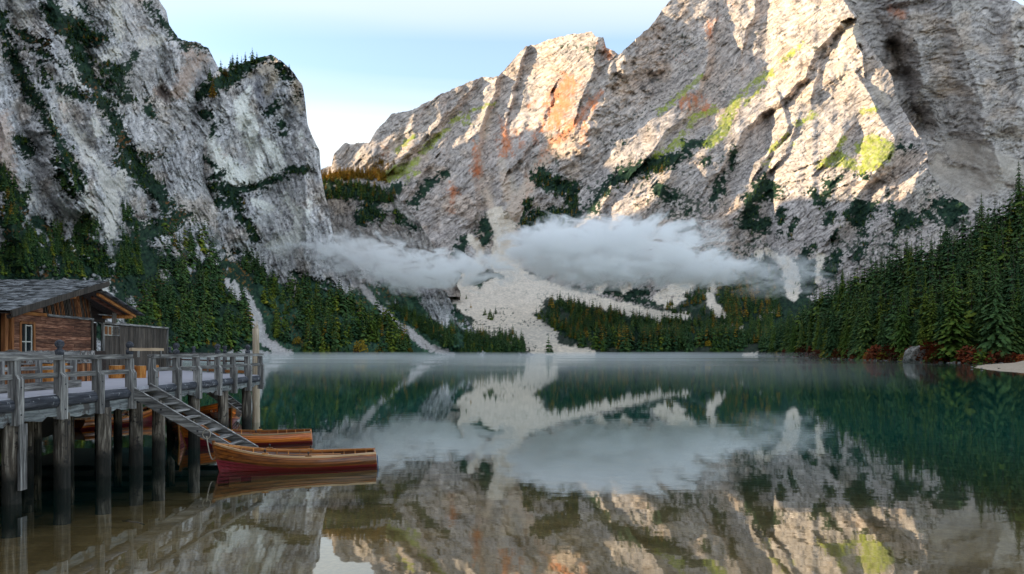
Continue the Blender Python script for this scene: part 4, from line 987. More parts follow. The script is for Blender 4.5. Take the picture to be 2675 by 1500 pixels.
# spruces on the crest of the pinnacle
crest = [(548, 205, 34, 'behind the yellow larch'), (577, 182, 26, 'first of the crest row from the left'), (602, 176, 26, 'second of the crest row'), (608, 170, 30, 'beside the orange larch'), (620, 168, 27, 'in the thick of the crest row'), (641, 160, 24, 'on the open crest'),
         (659, 158, 34, 'tallest against the sky'), (671, 152, 16, 'just right of the tallest one'), (631, 172, 24, 'half hidden behind its neighbours')]
for i, (px, py, h, wh) in enumerate(crest):
    p = L_at(D, px, max(py + 6, float(D.tp[int((px - D.x0) / D.dx)]) + 3))
    plant_small('spruce_tree', SP_FAR[i % 3], p, (h + 8) / F * p.y, i, 'small spruce on the pinnacle top, ' + wh, 'spruce', 'spruces on the pinnacle crest', .9)
p = L_at(D, 588, 200); plant_small('larch_tree', LA_FAR[0], p, 30 / F * p.y, 1, 'orange larch among the dark spruces on the pinnacle crest', 'larch', None, 1.6)
p = L_at(D, 556, 258); plant_small('larch_tree', LA_FAR[1], p, 52 / F * p.y, 1, 'yellow green larch standing below the pinnacle crest on its left side', 'larch', None, 1.3)
for px, py, h in [(1433, 920, 48), (1441, 922, 24), (1383, 918, 14)]:
    p = L_at(A, px, py); plant_small('spruce_tree', SP_FAR[px % 3], p, h / F * p.y, 2, {1433: 'lone tall dark spruce on the white scree by the far shore', 1441: 'short dark spruce at the foot of the lone tall one on the scree', 1383: 'very small spruce alone on the scree by the far shore'}[px], 'spruce', None, 1.1)
# larches: all of them objects (under three hundred)
la = sorted(range(len(larches.P)), key=lambda i: -larches.H[i] / larches.P[i].y)
la_obj = la[:288]; la_rest = la[288:]
for i in la_obj:
    p = larches.P[i]; px = CX + p.x / p.y * F; py = HY - (p.z - H) / p.y * F
    if py < 520: lab, g = 'golden larch on the sunlit shelf beside the pinnacle', 'golden larches of the sunlit shelf'
    elif px > 1380: lab, g = 'yellow larch in the dark wood at the head of the lake', 'yellow larches at the head of the lake'
    else: lab, g = 'yellow larch on the slope below the left rock walls', 'yellow larches below the left walls'
    plant_small('larch_tree', LA_FAR[i % 2], p, larches.H[i], i, lab, 'larch', g, 1.0)
# everything else is one far-off wood
rest = [i for i in range(len(forest.P)) if i not in used]
def forest_mass():
    pts = [forest.P[i] for i in rest] + [larches.P[i] for i in la_rest]
    hs = [forest.H[i] for i in rest] + [larches.H[i] for i in la_rest]
    ks = [forest.K[i] for i in rest] + [4] * len(la_rest)
    # right bank hill: upper part and out of view
    for _ in range(1300):
        px = R_.uniform(1985, 3140); v = R_.random()
        b = float(interp(FH_bot, px)); t = float(interp(FH_top, px)); p = L_at(FH, px, b - 3 - v * (b - t - 4))
        if p is None or v < .10: continue
        pts.append(p); hs.append(R_.uniform(13, 21)); ks.append(3 if R_.random() < .10 else R_.randrange(3))
    me = bpy.data.meshes.new('forest'); me.from_pydata([tuple(p) for p in pts], [], [])
    a = me.attributes.new('h', 'FLOAT', 'POINT'); a.data.foreach_set('value', hs)
    a = me.attributes.new('k', 'INT', 'POINT'); a.data.foreach_set('value', ks)
    a = me.attributes.new('rz', 'FLOAT', 'POINT'); a.data.foreach_set('value', [R_.uniform(0, 6.28) for _ in pts])
    for m_ in (SPRUCE, SPRUCE2, LARCH, BARK): me.materials.append(m_)
    o = bpy.data.objects.new('forest', me); COL.objects.link(o); o['kind'] = 'stuff'
    ng = bpy.data.node_groups.new('forest', 'GeometryNodeTree')
    ng.interface.new_socket('Geometry', in_out='INPUT', socket_type='NodeSocketGeometry'); ng.interface.new_socket('Geometry', in_out='OUTPUT', socket_type='NodeSocketGeometry')
    n, l = ng.nodes, ng.links
    gi, go = n.new('NodeGroupInput'), n.new('NodeGroupOutput')
    iop = n.new('GeometryNodeInstanceOnPoints'); l.new(gi.outputs[0], iop.inputs['Points'])
    jn = n.new('GeometryNodeJoinGeometry')
    # instances come from trees that stand in the view
    srcs = []
    for me_ in [LA_FAR[0], SP_FARL[0], SP_FAR[2], SP_FAR[1], SP_FAR[0]]:
        so = next(ob for ob in COL.objects if ob.data == me_)
        oi = n.new('GeometryNodeObjectInfo'); oi.transform_space = 'ORIGINAL'; oi.inputs['Object'].default_value = so; oi.inputs['As Instance'].default_value = True
        l.new(oi.outputs['Geometry'], jn.inputs[0])
    l.new(jn.outputs[0], iop.inputs['Instance'])
    iop.inputs['Pick Instance'].default_value = True
    def attr(nm, ty):
        x = n.new('GeometryNodeInputNamedAttribute'); x.data_type = ty; x.inputs['Name'].default_value = nm; return x.outputs['Attribute']
    l.new(attr('k', 'INT'), iop.inputs['Instance Index'])
    l.new(attr('h', 'FLOAT'), iop.inputs['Scale'])
    cx = n.new('ShaderNodeCombineXYZ'); l.new(attr('rz', 'FLOAT'), cx.inputs[2]); l.new(cx.outputs[0], iop.inputs['Rotation'])
    l.new(iop.outputs[0], go.inputs[0])
    md = o.modifiers.new('forest', 'NODES'); md.node_group = ng
forest_mass()

# --- autumn shrubs, boulder and stones along the right bank; bright shrubs on the left shore
def shrub_mesh(seed, mat, n=240):
    rnd = random.Random(seed); V, Fc = [], []
    for _ in range(n):
        a = rnd.random() * 6.28; u = rnd.random() ** .4; z = rnd.random() ** .8
        r = u * .6 * (1 - .5 * z ** 2); c = Vector((r * math.cos(a), r * math.sin(a), z * rnd.uniform(.6, 1)))
        s = rnd.uniform(.05, .11); d = Vector((rnd.gauss(0, 1), rnd.gauss(0, 1), rnd.gauss(0, 1))).normalized(); e = d.orthogonal().normalized()
        i = len(V); V += [c + d * s, c + e * s * .7, c - d * s, c - e * s * .7]; Fc.append((i, i + 1, i + 2, i + 3))
    nl = len(Fc)
    for _ in range(6):
        a = rnd.random() * 6.28; i = len(V); V += [Vector((.02, 0, 0)), Vector((-.02, 0.02, 0)), Vector((math.cos(a) * .4, math.sin(a) * .4, .8))]; Fc.append((i, i + 1, i + 2))
    me = bpy.data.meshes.new('shrub'); me.from_pydata(V, [], Fc); me.materials.append(mat); me.materials.append(BARK)
    me.polygons.foreach_set('material_index', [0] * nl + [1] * (len(Fc) - nl)); return me
RED = [shrub_mesh(s, REDLEAF) for s in (1, 2)]; YEL = [shrub_mesh(s, YELLEAF) for s in (3, 4)]; GRN = [shrub_mesh(5, SPRUCE2)]
reds = [(2010, 2, 2.6), (2035, 1, 3.2), (2050, 0, 3), (2090, 0, 4), (2105, 0, 4.6), (2120, 0, 4), (2135, 0, 3.2), (2150, 1, 2), (2165, 1, 2), (2185, 0, 3.2), (2222, 0, 3.4), (2235, 0, 3), (2262, 1, 2), (2276, 0, 3.6), (2290, 0, 4.2), (2300, 1, 2.2),
        (2326, 0, 4.4), (2340, 0, 3), (2360, 2, 2.4), (2378, 0, 3.6), (2392, 0, 3), (2420, 1, 1.8), (2432, 0, 5), (2446, 0, 4), (2527, 0, 3.8), (2541, 0, 3.0), (2565, 2, 3), (2590, 0, 2.6), (2610, 0, 2.2), (2640, 0, 2.2), (2665, 0, 2.0), (2208, 2, 2.4), (2252, 2, 2.6), (2312, 2, 2.4)]
rs = random.Random(5)
for i, (px, k, hm) in enumerate(reds):
    p = L_at(FH, px, float(interp(FH_bot, px)) - rs.uniform(1, 3)) - Vector((0, 1.5, 0))
    nm = ['rust red', 'yellow', 'olive green'][k]
    plant_small('shrub', [RED, YEL, GRN][k][i % (1 if k == 2 else 2)], p - Vector((0, 0, .2)), hm * 1.5, i, nm + ' autumn shrub at the waterline below the right bank spruces', 'shrub', nm + ' shrubs along the right bank', 1.25)
for i, (px, py, k, h, lab) in enumerate([(941, 921, 1, 34, 'largest orange yellow bush at the foot of the left slope'), (993, 924, 1, 26, 'yellow green bush on the left far shore right of the orange one'), (776, 900, 1, 22, 'yellow bush alone in the green slope above the left far shore'),
        (834, 853, 1, 12, 'small yellow bush high on the green slope'), (727, 824, 1, 9, 'tiny orange bush on the open green slope'), (932, 922, 0, 14, 'pink red bush beside the orange yellow tree'), (877, 921, 0, 10, 'dark red bush left of the pink one on the shore'), (835, 918, 0, 12, 'wide red brown bush on the left far shore'),
        (470, 905, 0, 26, 'red bush behind the pier railing'), (540, 900, 1, 14, 'yellow bush seen above the pier railing'), (560, 905, 1, 12, 'second yellow bush seen above the pier railing'), (1072, 922, 1, 14, 'ochre bush at the foot of the scree on the far shore'), (1850, 905, 1, 16, 'golden round tree at the edge of the far wood')]):
    p = on_land(px, py)[0]
    if p is None: continue
    plant_small('shrub', (YEL if k else RED)[i % 2], p, h / F * p.y, i, lab, 'shrub', None, 1.0)
STONE, sn, sl, sb = new_mat('grey_stone')
_t = sn.new("ShaderNodeTexCoord"); _n = sn.new("ShaderNodeTexNoise"); set_in(_n, Scale=1.2, Detail=8.0, Roughness=.7); sl.new(_t.outputs['Object'], _n.inputs['Vector'])
_c = sn.new("ShaderNodeValToRGB"); _c.color_ramp.elements[0].position = .35; _c.color_ramp.elements[0].color = (.07, .065, .055, 1); _c.color_ramp.elements[1].position = .65; _c.color_ramp.elements[1].color = (.42, .39, .35, 1)
sl.new(_n.outputs['Fac'], _c.inputs[0]); sl.new(_c.outputs[0], sb.inputs['Base Color']); _b = sn.new("ShaderNodeBump"); set_in(_b, Strength=.8, Distance=.3); sl.new(_n.outputs['Fac'], _b.inputs['Height']); sl.new(_b.outputs[0], sb.inputs['Normal']); sb.inputs['Roughness'].default_value = .95
def boulder(name, loc, s, seed, label, cat, group=None, sub=4):
    bm = bmesh.new(); bmesh.ops.create_icosphere(bm, subdivisions=sub, radius=1.0)
    rnd = random.Random(seed); pl = [(Vector((rnd.gauss(0, 1), rnd.gauss(0, 1), rnd.gauss(0, .8))).normalized(), rnd.uniform(.62, .9)) for _ in range(11)]
    for v in bm.verts:
        for nrm, d in pl:
            k = v.co.dot(nrm)
            if k > d: v.co -= nrm * (k - d) * .85
        v.co *= 1 + .05 * math.sin(v.co.x * 9 + seed) * math.sin(v.co.z * 7 + v.co.y * 8)
        v.co = Vector((v.co.x * s[0], v.co.y * s[1], v.co.z * s[2]))
    me = bpy.data.meshes.new(name); bm.to_mesh(me); bm.free(); me.materials.append(STONE)
    o = bpy.data.objects.new(name, me); COL.objects.link(o); o.location = loc
    return tag(o, label, cat, group)
p = Vector(((2395 - CX) / F * 222, 222, 0)); boulder('boulder', p + Vector((0, 0, 1.4)), (4.0, 3.4, 4.2), 3, 'large rounded grey boulder standing in the water at the right bank', 'boulder')
p = Vector(((2580 - CX) / F * 200, 201, 0)); boulder('boulder', p + Vector((1, 6, 1.6)), (3.0, 2.6, 3.2), 8, 'mossy grey boulder under the trees behind the sand spit', 'boulder', None, 3)
for i in range(34):
    px = rs.uniform(2020, 2640); b = float(interp(FH_bot, px)); y = H * F / (b - HY)
    boulder('stone', ((px - CX) / F * y, y - rs.uniform(0, 2), .05), (rs.uniform(.35, 1.1), rs.uniform(.3, .8), rs.uniform(.2, .6)), i + 20, 'low grey stone at the waterline of the right bank', 'stone', 'stones along the right bank', 2)
# --- sand spit with a low gravel edge
def spit():
    xs = np.linspace(82, 190, 70); ys = np.linspace(100, 185, 56); X, Y = np.meshgrid(xs, ys)
    edge = (X - (98.0 - 0.42 * (146 - Y))) if False else (X - np.interp(Y, [100, 112, 125, 140, 147, 153, 165, 185], [92, 84.5, 89, 96.5, 99.5, 104, 112, 128]))
    Z = 0.95 * np.clip(edge / 14, -1, 1) - .0 + .05 * fbm(X / 3, Y / 3, 3, 601)
    Z = np.where(edge > 9, Z + .35 * np.clip((edge - 9) / 1.5, 0, 1), Z)
    m, n, l, b = new_mat('sand'); t = n.new("ShaderNodeTexNoise"); set_in(t, Scale=1.4, Detail=8.0, Roughness=.7)
    tc = n.new("ShaderNodeTexCoord"); l.new(tc.outputs['Object'], t.inputs['Vector'])
    c = n.new("ShaderNodeValToRGB"); c.color_ramp.elements[0].position = .35; c.color_ramp.elements[0].color = (.30, .22, .15, 1); c.color_ramp.elements[1].position = .65; c.color_ramp.elements[1].color = (.52, .42, .31, 1)
    l.new(t.outputs['Fac'], c.inputs[0]); l.new(c.outputs[0], b.inputs['Base Color']); b.inputs['Roughness'].default_value = 1
    idx = np.arange(X.size).reshape(X.shape); Q = np.stack([idx[:-1, :-1], idx[:-1, 1:], idx[1:, 1:], idx[1:, :-1]], -1).reshape(-1, 4)
    mesh_obj('beach', np.stack([X, Y, Z], -1).reshape(-1, 3).tolist(), Q.tolist(), m, smooth=True)['kind'] = 'structure'
spit()
for i in range(16):
    x, y = rs.uniform(92, 104), rs.uniform(116, 148)
    boulder('pebble', (x, y, .25), (rs.uniform(.12, .4), rs.uniform(.12, .4), rs.uniform(.08, .22)), i + 70, 'small stone lying on the pale sand spit', 'stone', 'stones on the sand spit', 1)
# ================================================================== FOREGROUND: pier, boathouse, stairs, boats
def wood(name, axis, c0, c1, c2, tone=(.75, 1.25), rough=.85, scale=1.0, spots=None, bump=.5, wet=None):
    m, n, l, b = new_mat(name)
    geo = n.new("ShaderNodeNewGeometry"); oi = n.new("ShaderNodeObjectInfo")
    off = n.new("ShaderNodeVectorMath"); off.operation = 'SCALE'; off.inputs[0].default_value = (37, 53, 71); l.new(oi.outputs['Random'], off.inputs['Scale'])
    ad = n.new("ShaderNodeVectorMath"); ad.operation = 'ADD'; l.new(geo.outputs['Position'], ad.inputs[0]); l.new(off.outputs[0], ad.inputs[1])
    mp = n.new("ShaderNodeMapping"); s = [15 * scale] * 3; s['xyz'.index(axis)] = 1.1 * scale; mp.inputs['Scale'].default_value = s; l.new(ad.outputs[0], mp.inputs[0])
    t = n.new("ShaderNodeTexNoise"); set_in(t, Scale=1.0, Detail=6.0, Roughness=.65, Distortion=.3); l.new(mp.outputs[0], t.inputs['Vector'])
    cr = n.new("ShaderNodeValToRGB"); e = cr.color_ramp.elements; e[0].position = .32; e[0].color = (*c0, 1); e[1].position = .72; e[1].color = (*c2, 1); x = e.new(.5); x.color = (*c1, 1)
    l.new(t.outputs['Fac'], cr.inputs[0]); col = cr.outputs[0]
    if spots:
        t2 = n.new("ShaderNodeTexNoise"); set_in(t2, Scale=spots[2], Detail=4.0, Roughness=.7); l.new(ad.outputs[0], t2.inputs['Vector'])
        r = n.new("ShaderNodeMapRange"); set_in(r, From_Min=spots[1], From_Max=spots[1] + .07, To_Max=.85); l.new(t2.outputs['Fac'], r.inputs['Value'])
        mx = n.new("ShaderNodeMix"); mx.data_type = 'RGBA'; mx.inputs['B'].default_value = (*spots[0], 1); l.new(r.outputs[0], mx.inputs['Factor']); l.new(col, mx.inputs['A']); col = mx.outputs['Result']
    if wet:   # soaked and algae-dark above the waterline
        sz = n.new('ShaderNodeSeparateXYZ'); l.new(geo.outputs['Position'], sz.inputs[0]); wz = n.new('ShaderNodeMath'); wz.operation = 'MULTIPLY_ADD'; wz.inputs[1].default_value = -.9; l.new(t.outputs['Fac'], wz.inputs[0]); l.new(sz.outputs['Z'], wz.inputs[2])
        wr = n.new('ShaderNodeMapRange'); set_in(wr, From_Min=wet - .12, From_Max=wet + .12, To_Min=.9, To_Max=0.0); l.new(wz.outputs[0], wr.inputs['Value'])
        wm = n.new('ShaderNodeMix'); wm.data_type = 'RGBA'; wm.inputs['B'].default_value = (.010, .011, .009, 1); l.new(wr.outputs[0], wm.inputs['Factor']); l.new(col, wm.inputs['A']); col = wm.outputs['Result']
    tn = n.new("ShaderNodeMapRange"); set_in(tn, To_Min=tone[0], To_Max=tone[1]); l.new(oi.outputs['Random'], tn.inputs['Value'])
    sc = n.new("ShaderNodeVectorMath"); sc.operation = 'SCALE'; l.new(col, sc.inputs[0]); l.new(tn.outputs[0], sc.inputs['Scale']); l.new(sc.outputs[0], b.inputs['Base Color'])
    bp = n.new("ShaderNodeBump"); set_in(bp, Strength=bump, Distance=.012); l.new(t.outputs['Fac'], bp.inputs['Height']); l.new(bp.outputs[0], b.inputs['Normal'])
    b.inputs['Roughness'].default_value = rough; b.inputs['Specular IOR Level'].default_value = .3
    return m
GREY = {a: wood('weathered_wood_' + a, a, (.045, .042, .042), (.18, .170, .163), (.56, .535, .505), (.65, 1.2)) for a in 'xyz'}
LOGD = wood('dark_log', 'y', (.022, .024, .032), (.055, .058, .07), (.16, .16, .18), (.8, 1.1), spots=((.42, .42, .43), .60, 5.0))
PALE = wood('peeling_board', 'y', (.05, .055, .055), (.16, .17, .17), (.36, .37, .36), (.8, 1.2), spots=((.06, .05, .045), .55, 3.0))
PILE = wood('pile_wood', 'z', (.022, .018, .015), (.10, .08, .062), (.46, .40, .33), (.7, 1.25), spots=((.02, .018, .018), .56, 3.4), wet=.22)
BEAM = wood('wet_beam', 'x', (.012, .012, .014), (.025, .024, .026), (.06, .055, .055))
HUT = wood('hut_plank', 'y', (.045, .018, .012), (.15, .060, .034), (.38, .20, .125), (.5, 1.6))
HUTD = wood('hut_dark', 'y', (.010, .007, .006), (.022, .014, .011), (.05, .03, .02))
HUTV = wood('hut_post', 'z', (.12, .04, .015), (.26, .10, .035), (.40, .19, .07))
ANX = wood('annex_board', 'z', (.026, .022, .019), (.070, .056, .046), (.17, .135, .105), (.6, 1.35))
SLAT = wood('slat', 'z', (.07, .025, .012), (.24, .09, .035), (.5, .24, .1), (.25, 1.5))
ORNG = wood('rafter_orange', 'y', (.16, .05, .015), (.34, .13, .035), (.5, .24, .08))
SHIN = wood('roof_shingle', 'y', (.045, .046, .050), (.10, .103, .108), (.25, .255, .26), (.25, 1.9), spots=((.35, .36, .36), .66, 4.0))
STUMP = wood('stump_bark', 'z', (.26, .085, .018), (.52, .20, .045), (.72, .36, .10), (.85, 1.15), spots=((.16, .05, .015), .60, 9.0))
LIGHTW = wood('fresh_plank', 'y', (.42, .28, .18), (.56, .40, .27), (.68, .52, .38))
POLEW = wood('bleached_pole', 'z', (.30, .22, .15), (.46, .36, .26), (.58, .49, .38), spots=((.12, .10, .08), .60, 3.0))
DECK = wood('frosted_deck', 'x', (.40, .385, .43), (.50, .48, .53), (.60, .58, .62), scale=.7)
ROPE, _n1, _l1, _b1 = new_mat('rope'); _b1.inputs['Base Color'].default_value = (.46, .40, .33, 1); _b1.inputs['Roughness'].default_value = .95
BLUE, _n1, _l1, _b1 = new_mat('blue_cord'); _b1.inputs['Base Color'].default_value = (.02, .09, .25, 1)
GLASS, _n1, _l1, _b1 = new_mat('window_glass'); _b1.inputs['Base Color'].default_value = (.012, .016, .02, 1); _b1.inputs['Roughness'].default_value = .08
PALEPAINT, _n1, _l1, _b1 = new_mat('pale_paint'); _b1.inputs['Base Color'].default_value = (.46, .45, .40, 1); _b1.inputs['Roughness'].default_value = .8
IRON, _n1, _l1, _b1 = new_mat('iron'); _b1.inputs['Base Color'].default_value = (.05, .05, .055, 1); _b1.inputs['Metallic'].default_value = .6; _b1.inputs['Roughness'].default_value = .5
# --- shared board shapes (length along local x), edges a little uneven
_bm_cache = {}
def board_mesh(mat, var):
    key = (mat.name, var)
    if key in _bm_cache: return _bm_cache[key]
    rnd = random.Random(var * 17 + 3); V, Fc = [], []
    ns = 5
    for i in range(ns):
        x = i / (ns - 1) - .5
        for (y, z) in ((-.5, -.5), (.5, -.5), (.5, .5), (-.5, .5)):
            j = 0.05
            V.append((x, y + rnd.uniform(-j, j), z + rnd.uniform(-j, j)))
    for i in range(ns - 1):
        for k in range(4): Fc.append((i * 4 + k, (i + 1) * 4 + k, (i + 1) * 4 + (k + 1) % 4, i * 4 + (k + 1) % 4))
    Fc.append((0, 1, 2, 3)); Fc.append(tuple((ns - 1) * 4 + k for k in (3, 2, 1, 0)))
    me = bpy.data.meshes.new('board'); me.from_pydata(V, [], Fc); me.materials.append(mat)
    _bm_cache[key] = me; return me
def thing(name, label, cat, loc, group=None):
    e = bpy.data.objects.new(name, None); COL.objects.link(e); e.location = loc
    return tag(e, label, cat, group)
_bi = [0]
def board(name, par, p0, p1, w, t, mat, up=(0, 0, 1), label=None):
    """a board from p0 to p1 (world), w across (along up x dir), t thick along up"""
    p0, p1 = Vector(p0), Vector(p1); d = p1 - p0; L_ = d.length; x = d.normalized()
    y = Vector(up).cross(x).normalized(); z = x.cross(y)
    _bi[0] += 1
    o = bpy.data.objects.new(name, board_mesh(mat, _bi[0] % 4)); COL.objects.link(o)
    M = Matrix((x, y, z)).transposed().to_4x4(); M.translation = (p0 + p1) / 2 - (par.location if par else Vector())
    o.matrix_local = M @ Matrix.Diagonal((L_, w, t, 1))
    if par: o.parent = par; o.matrix_local = M @ Matrix.Diagonal((L_, w, t, 1))
    if label: o['label'] = label
    return o
def log_geo(p0, p1, r0, r1, n=12, segs=8, rough=.06, seed=0, caps=True):
    p0, p1 = Vector(p0), Vector(p1); x = (p1 - p0).normalized(); y = x.orthogonal().normalized(); z = x.cross(y)
    rnd = random.Random(seed); V, Fc = [], []
    ph = [rnd.uniform(0, 6.28) for _ in range(4)]
    for i in range(segs + 1):
        f = i / segs; c = p0 + (p1 - p0) * f; r = r0 + (r1 - r0) * f
        for k in range(n):
            a = 6.283 * k / n
            rr = r * (1 + rough * (math.sin(3 * a + ph[0] + 2 * f) + .7 * math.sin(5 * a + ph[1] + 7 * f) + rnd.uniform(-.5, .5)))
            V.append(c + y * math.cos(a) * rr + z * math.sin(a) * rr)
    for i in range(segs):
        for k in range(n): Fc.append((i * n + k, (i + 1) * n + k, (i + 1) * n + (k + 1) % n, i * n + (k + 1) % n))
    if caps: Fc.append(tuple(range(n))); Fc.append(tuple(segs * n + k for k in range(n - 1, -1, -1)))
    return V, Fc
def log(name, par, p0, p1, r0, r1, mat, seed=0, **kw):
    V, Fc = log_geo(p0, p1, r0, r1, seed=seed, **kw); o = par.location if par else Vector(); return mesh_obj(name, [v - o for v in V], Fc, mat, par, smooth=True)
def tube(name, par, pts, r, mat, n=6):
    V, Fc = [], []; P_ = [Vector(p) for p in pts]; o = par.location if par else Vector()
    for i, p in enumerate(P_):
        d = (P_[min(i + 1, len(P_) - 1)] - P_[max(i - 1, 0)]).normalized(); y = d.cross(Vector((.3, .2, 1))).normalized(); z = d.cross(y)
        for k in range(n): a = 6.283 * k / n; V.append(p + y * math.cos(a) * r + z * math.sin(a) * r - o)
    for i in range(len(P_) - 1):
        for k in range(n): Fc.append((i * n + k, (i + 1) * n + k, (i + 1) * n + (k + 1) % n, i * n + (k + 1) % n))
    return mesh_obj(name, V, Fc, mat, par, smooth=True)
def lathe(name, par, c, prof, mat, n=12):
    V, Fc = [], []; o = par.location if par else Vector()
    for z, r in prof: V += [Vector((c[0] + r * math.cos(6.283 * k / n), c[1] + r * math.sin(6.283 * k / n), c[2] + z)) - o for k in range(n)]
    for i in range(len(prof) - 1):
        for k in range(n): Fc.append((i * n + k, i * n + (k + 1) % n, (i + 1) * n + (k + 1) % n, (i + 1) * n + k))
    Fc.append(tuple(range(n - 1, -1, -1))); Fc.append(tuple((len(prof) - 1) * n + k for k in range(n)))
    return mesh_obj(name, V, Fc, mat, par, smooth=True)
DZ = 2.5
# ---------------------------------------------------------------- the pier
pier = thing('pier', 'long weathered timber pier on round piles with a railing, running out over the lake', 'pier', (-16, 20, 0))
XE = -11.75
deck_poly = [(XE, 9), (XE, 31.9), (-14.2, 33.8), (-17.6, 37.8), (-21.2, 42.3), (-27, 42.3), (-27, 9)]
_n = len(deck_poly)
mesh_obj('deck', [(x + 16, y - 20, DZ) for x, y in deck_poly] + [(x + 16, y - 20, DZ - .12) for x, y in deck_poly],
         [tuple(range(_n - 1, -1, -1)), tuple(range(_n, 2 * _n))] + [(i, (i + 1) % _n, _n + (i + 1) % _n, _n + i) for i in range(_n)], DECK, pier)
pr = random.Random(4)
outer = [14.4, 16.17, 18.0, 19.75, 21.5, 22.9, 25.5, 28.0, 30.4]
def pile(x, y, r, seed, top=1.98): log('pile', pier, (x, y, -3.2), (x + pr.uniform(-.03, .03), y + pr.uniform(-.03, .03), top), r * 1.04, r * .95, PILE, seed, n=14, segs=14, rough=.05)
for i, y in enumerate(outer): pile(-11.85, y, .20 if y < 24 else .21, i)
for j, x in enumerate((-14.1, -16.2, -18.4)):
    for i, y in enumerate((14.6, 16.4, 18.2, 19.9, 21.7, 23.4, 25.7, 28.2, 30.6) + ((33.2,) if x < -14 else ())):
        if (i + j) % 2 and x < -15: continue
        pile(x + pr.uniform(-.1, .1), y + pr.uniform(-.1, .1), .16, 40 + j * 10 + i)
for y in outer + [33.2]:
    x1 = -11.72 if y < 33 else -14
    board('cross_beam', pier, (-25, y, 2.07), (x1, y, 2.07), .28, .20, BEAM)
# long edge logs and the peeling boards under them, in lengths between the posts
ys_edge = [11, 14.5, 17.7, 20.95]
for a, b in zip(ys_edge[:-1], ys_edge[1:]):
    log('edge_log', pier, (XE - .05, a + .02, 2.31), (XE - .05, b - .02, 2.31), .175, .17, LOGD, int(a), rough=.05, n=12, segs=10)
for a, b in ((22.1, 25.4), (25.4, 28.6), (28.6, 31.95)):
    log('edge_log', pier, (XE - .05, a + .02, 2.34), (XE - .05, b - .02, 2.34), .155, .15, LOGD, int(a), rough=.06, n=12, segs=10)
def ragged(y0, y1, z0, z1, seed):
    rnd = random.Random(seed); n = 14; V = []; o = pier.location
    for i in range(n + 1):
        y = y0 + (y1 - y0) * i / n; zb = z0 + rnd.uniform(-.06, .07)
        for x, z in ((XE + .03, z1), (XE + .03, zb), (XE - .05, zb), (XE - .05, z1)): V.append(Vector((x + rnd.uniform(-.012, .012), y, z)) - o)
    Fc = []
    for i in range(n):
        for k in range(4): Fc.append((i * 4 + k, i * 4 + (k + 1) % 4, (i + 1) * 4 + (k + 1) % 4, (i + 1) * 4 + k))
    Fc += [(3, 2, 1, 0), tuple(n * 4 + k for k in range(4))]
    mesh_obj('fascia_board', V, Fc, PALE, pier)
for a, b in ((11, 14.9), (14.95, 17.6), (17.9, 20.9), (22.2, 25.3), (25.45, 28.5), (28.7, 31.8)): ragged(a, b, 1.88 if a < 21 else 2.0, 2.16 if a < 21 else 2.20, int(a * 3))
board('cross_beam', pier, (XE + .02, 31.95, 2.33), (-14.2, 33.85, 2.33), .16, .30, LOGD)
def post(y, ball, x=XE, sgn=1, top=3.38):
    prof = [(-.07, 1.86), (.17, 1.84), (.18, 2.94), (.10, 3.05), (.09, top), (-.07, top)]
    V = [Vector((x + sgn * px_, y - .105, z)) - pier.location for px_, z in prof] + [Vector((x + sgn * px_, y + .105, z)) - pier.location for px_, z in prof]
    n = 6; Fc = [tuple(range(n)), tuple(range(2 * n - 1, n - 1, -1))] + [(i, n + i, n + (i + 1) % n, (i + 1) % n) for i in range(n)]
    o = mesh_obj('railing_post', V, Fc, GREY['z'], pier)
    if ball:
        f = lathe('finial', pier, (x + sgn * .02, y, 0), [(3.50, .085), (3.53, .10), (3.62, .105), (3.67, .05), (3.69, .055), (3.74, .10), (3.80, .115), (3.86, .09), (3.90, .03)], LOGD)
        f.parent = o
    for z in (2.1, 2.75):   # bolt heads
        q = lathe('bolt', pier, (0, 0, 0), [(0, .022), (.012, .022)], IRON, 8); q.parent = o
        q.matrix_local = Matrix.Translation(Vector((x + sgn * .175, y, z)) - pier.location) @ Matrix.Rotation(math.radians(90), 4, 'Y') ; q.data.transform(Matrix.Translation(pier.location))
for y, bl in ((12.9, 0), (14.5, 1), (16.1, 0), (17.7, 1), (19.3, 0), (20.95, 1), (22.25, 0), (23.85, 1), (25.4, 0), (27.2, 1), (28.7, 0), (30.3, 1), (31.8, 0)): post(y, bl)
for a, b in ((11, 14.5), (14.5, 17.7), (17.7, 20.95), (22.15, 25.4), (25.4, 28.7), (28.7, 32.0)):
    board('top_rail', pier, (XE + .02, a + .015, 3.44), (XE + .02, b - .015, 3.44), .20, .13, GREY['y'])
    board('middle_rail', pier, (XE + .02, a + .015, 2.99 if a < 22 else 3.0), (XE + .02, b - .015, 2.99), .06, .13, GREY['y'])
board('gate_bar', pier, (XE + .1, 20.85, 3.66), (XE + .1, 22.75, 3.66), .09, .09, LIGHTW, label='pale fresh plank laid over the gap above the stairs')
for y in (21.2, 22.55): board('gate_bracket', pier, (XE + .15, y, 3.42), (XE + .15, y, 3.62), .04, .05, GREY['z'], up=(0, 1, 0))
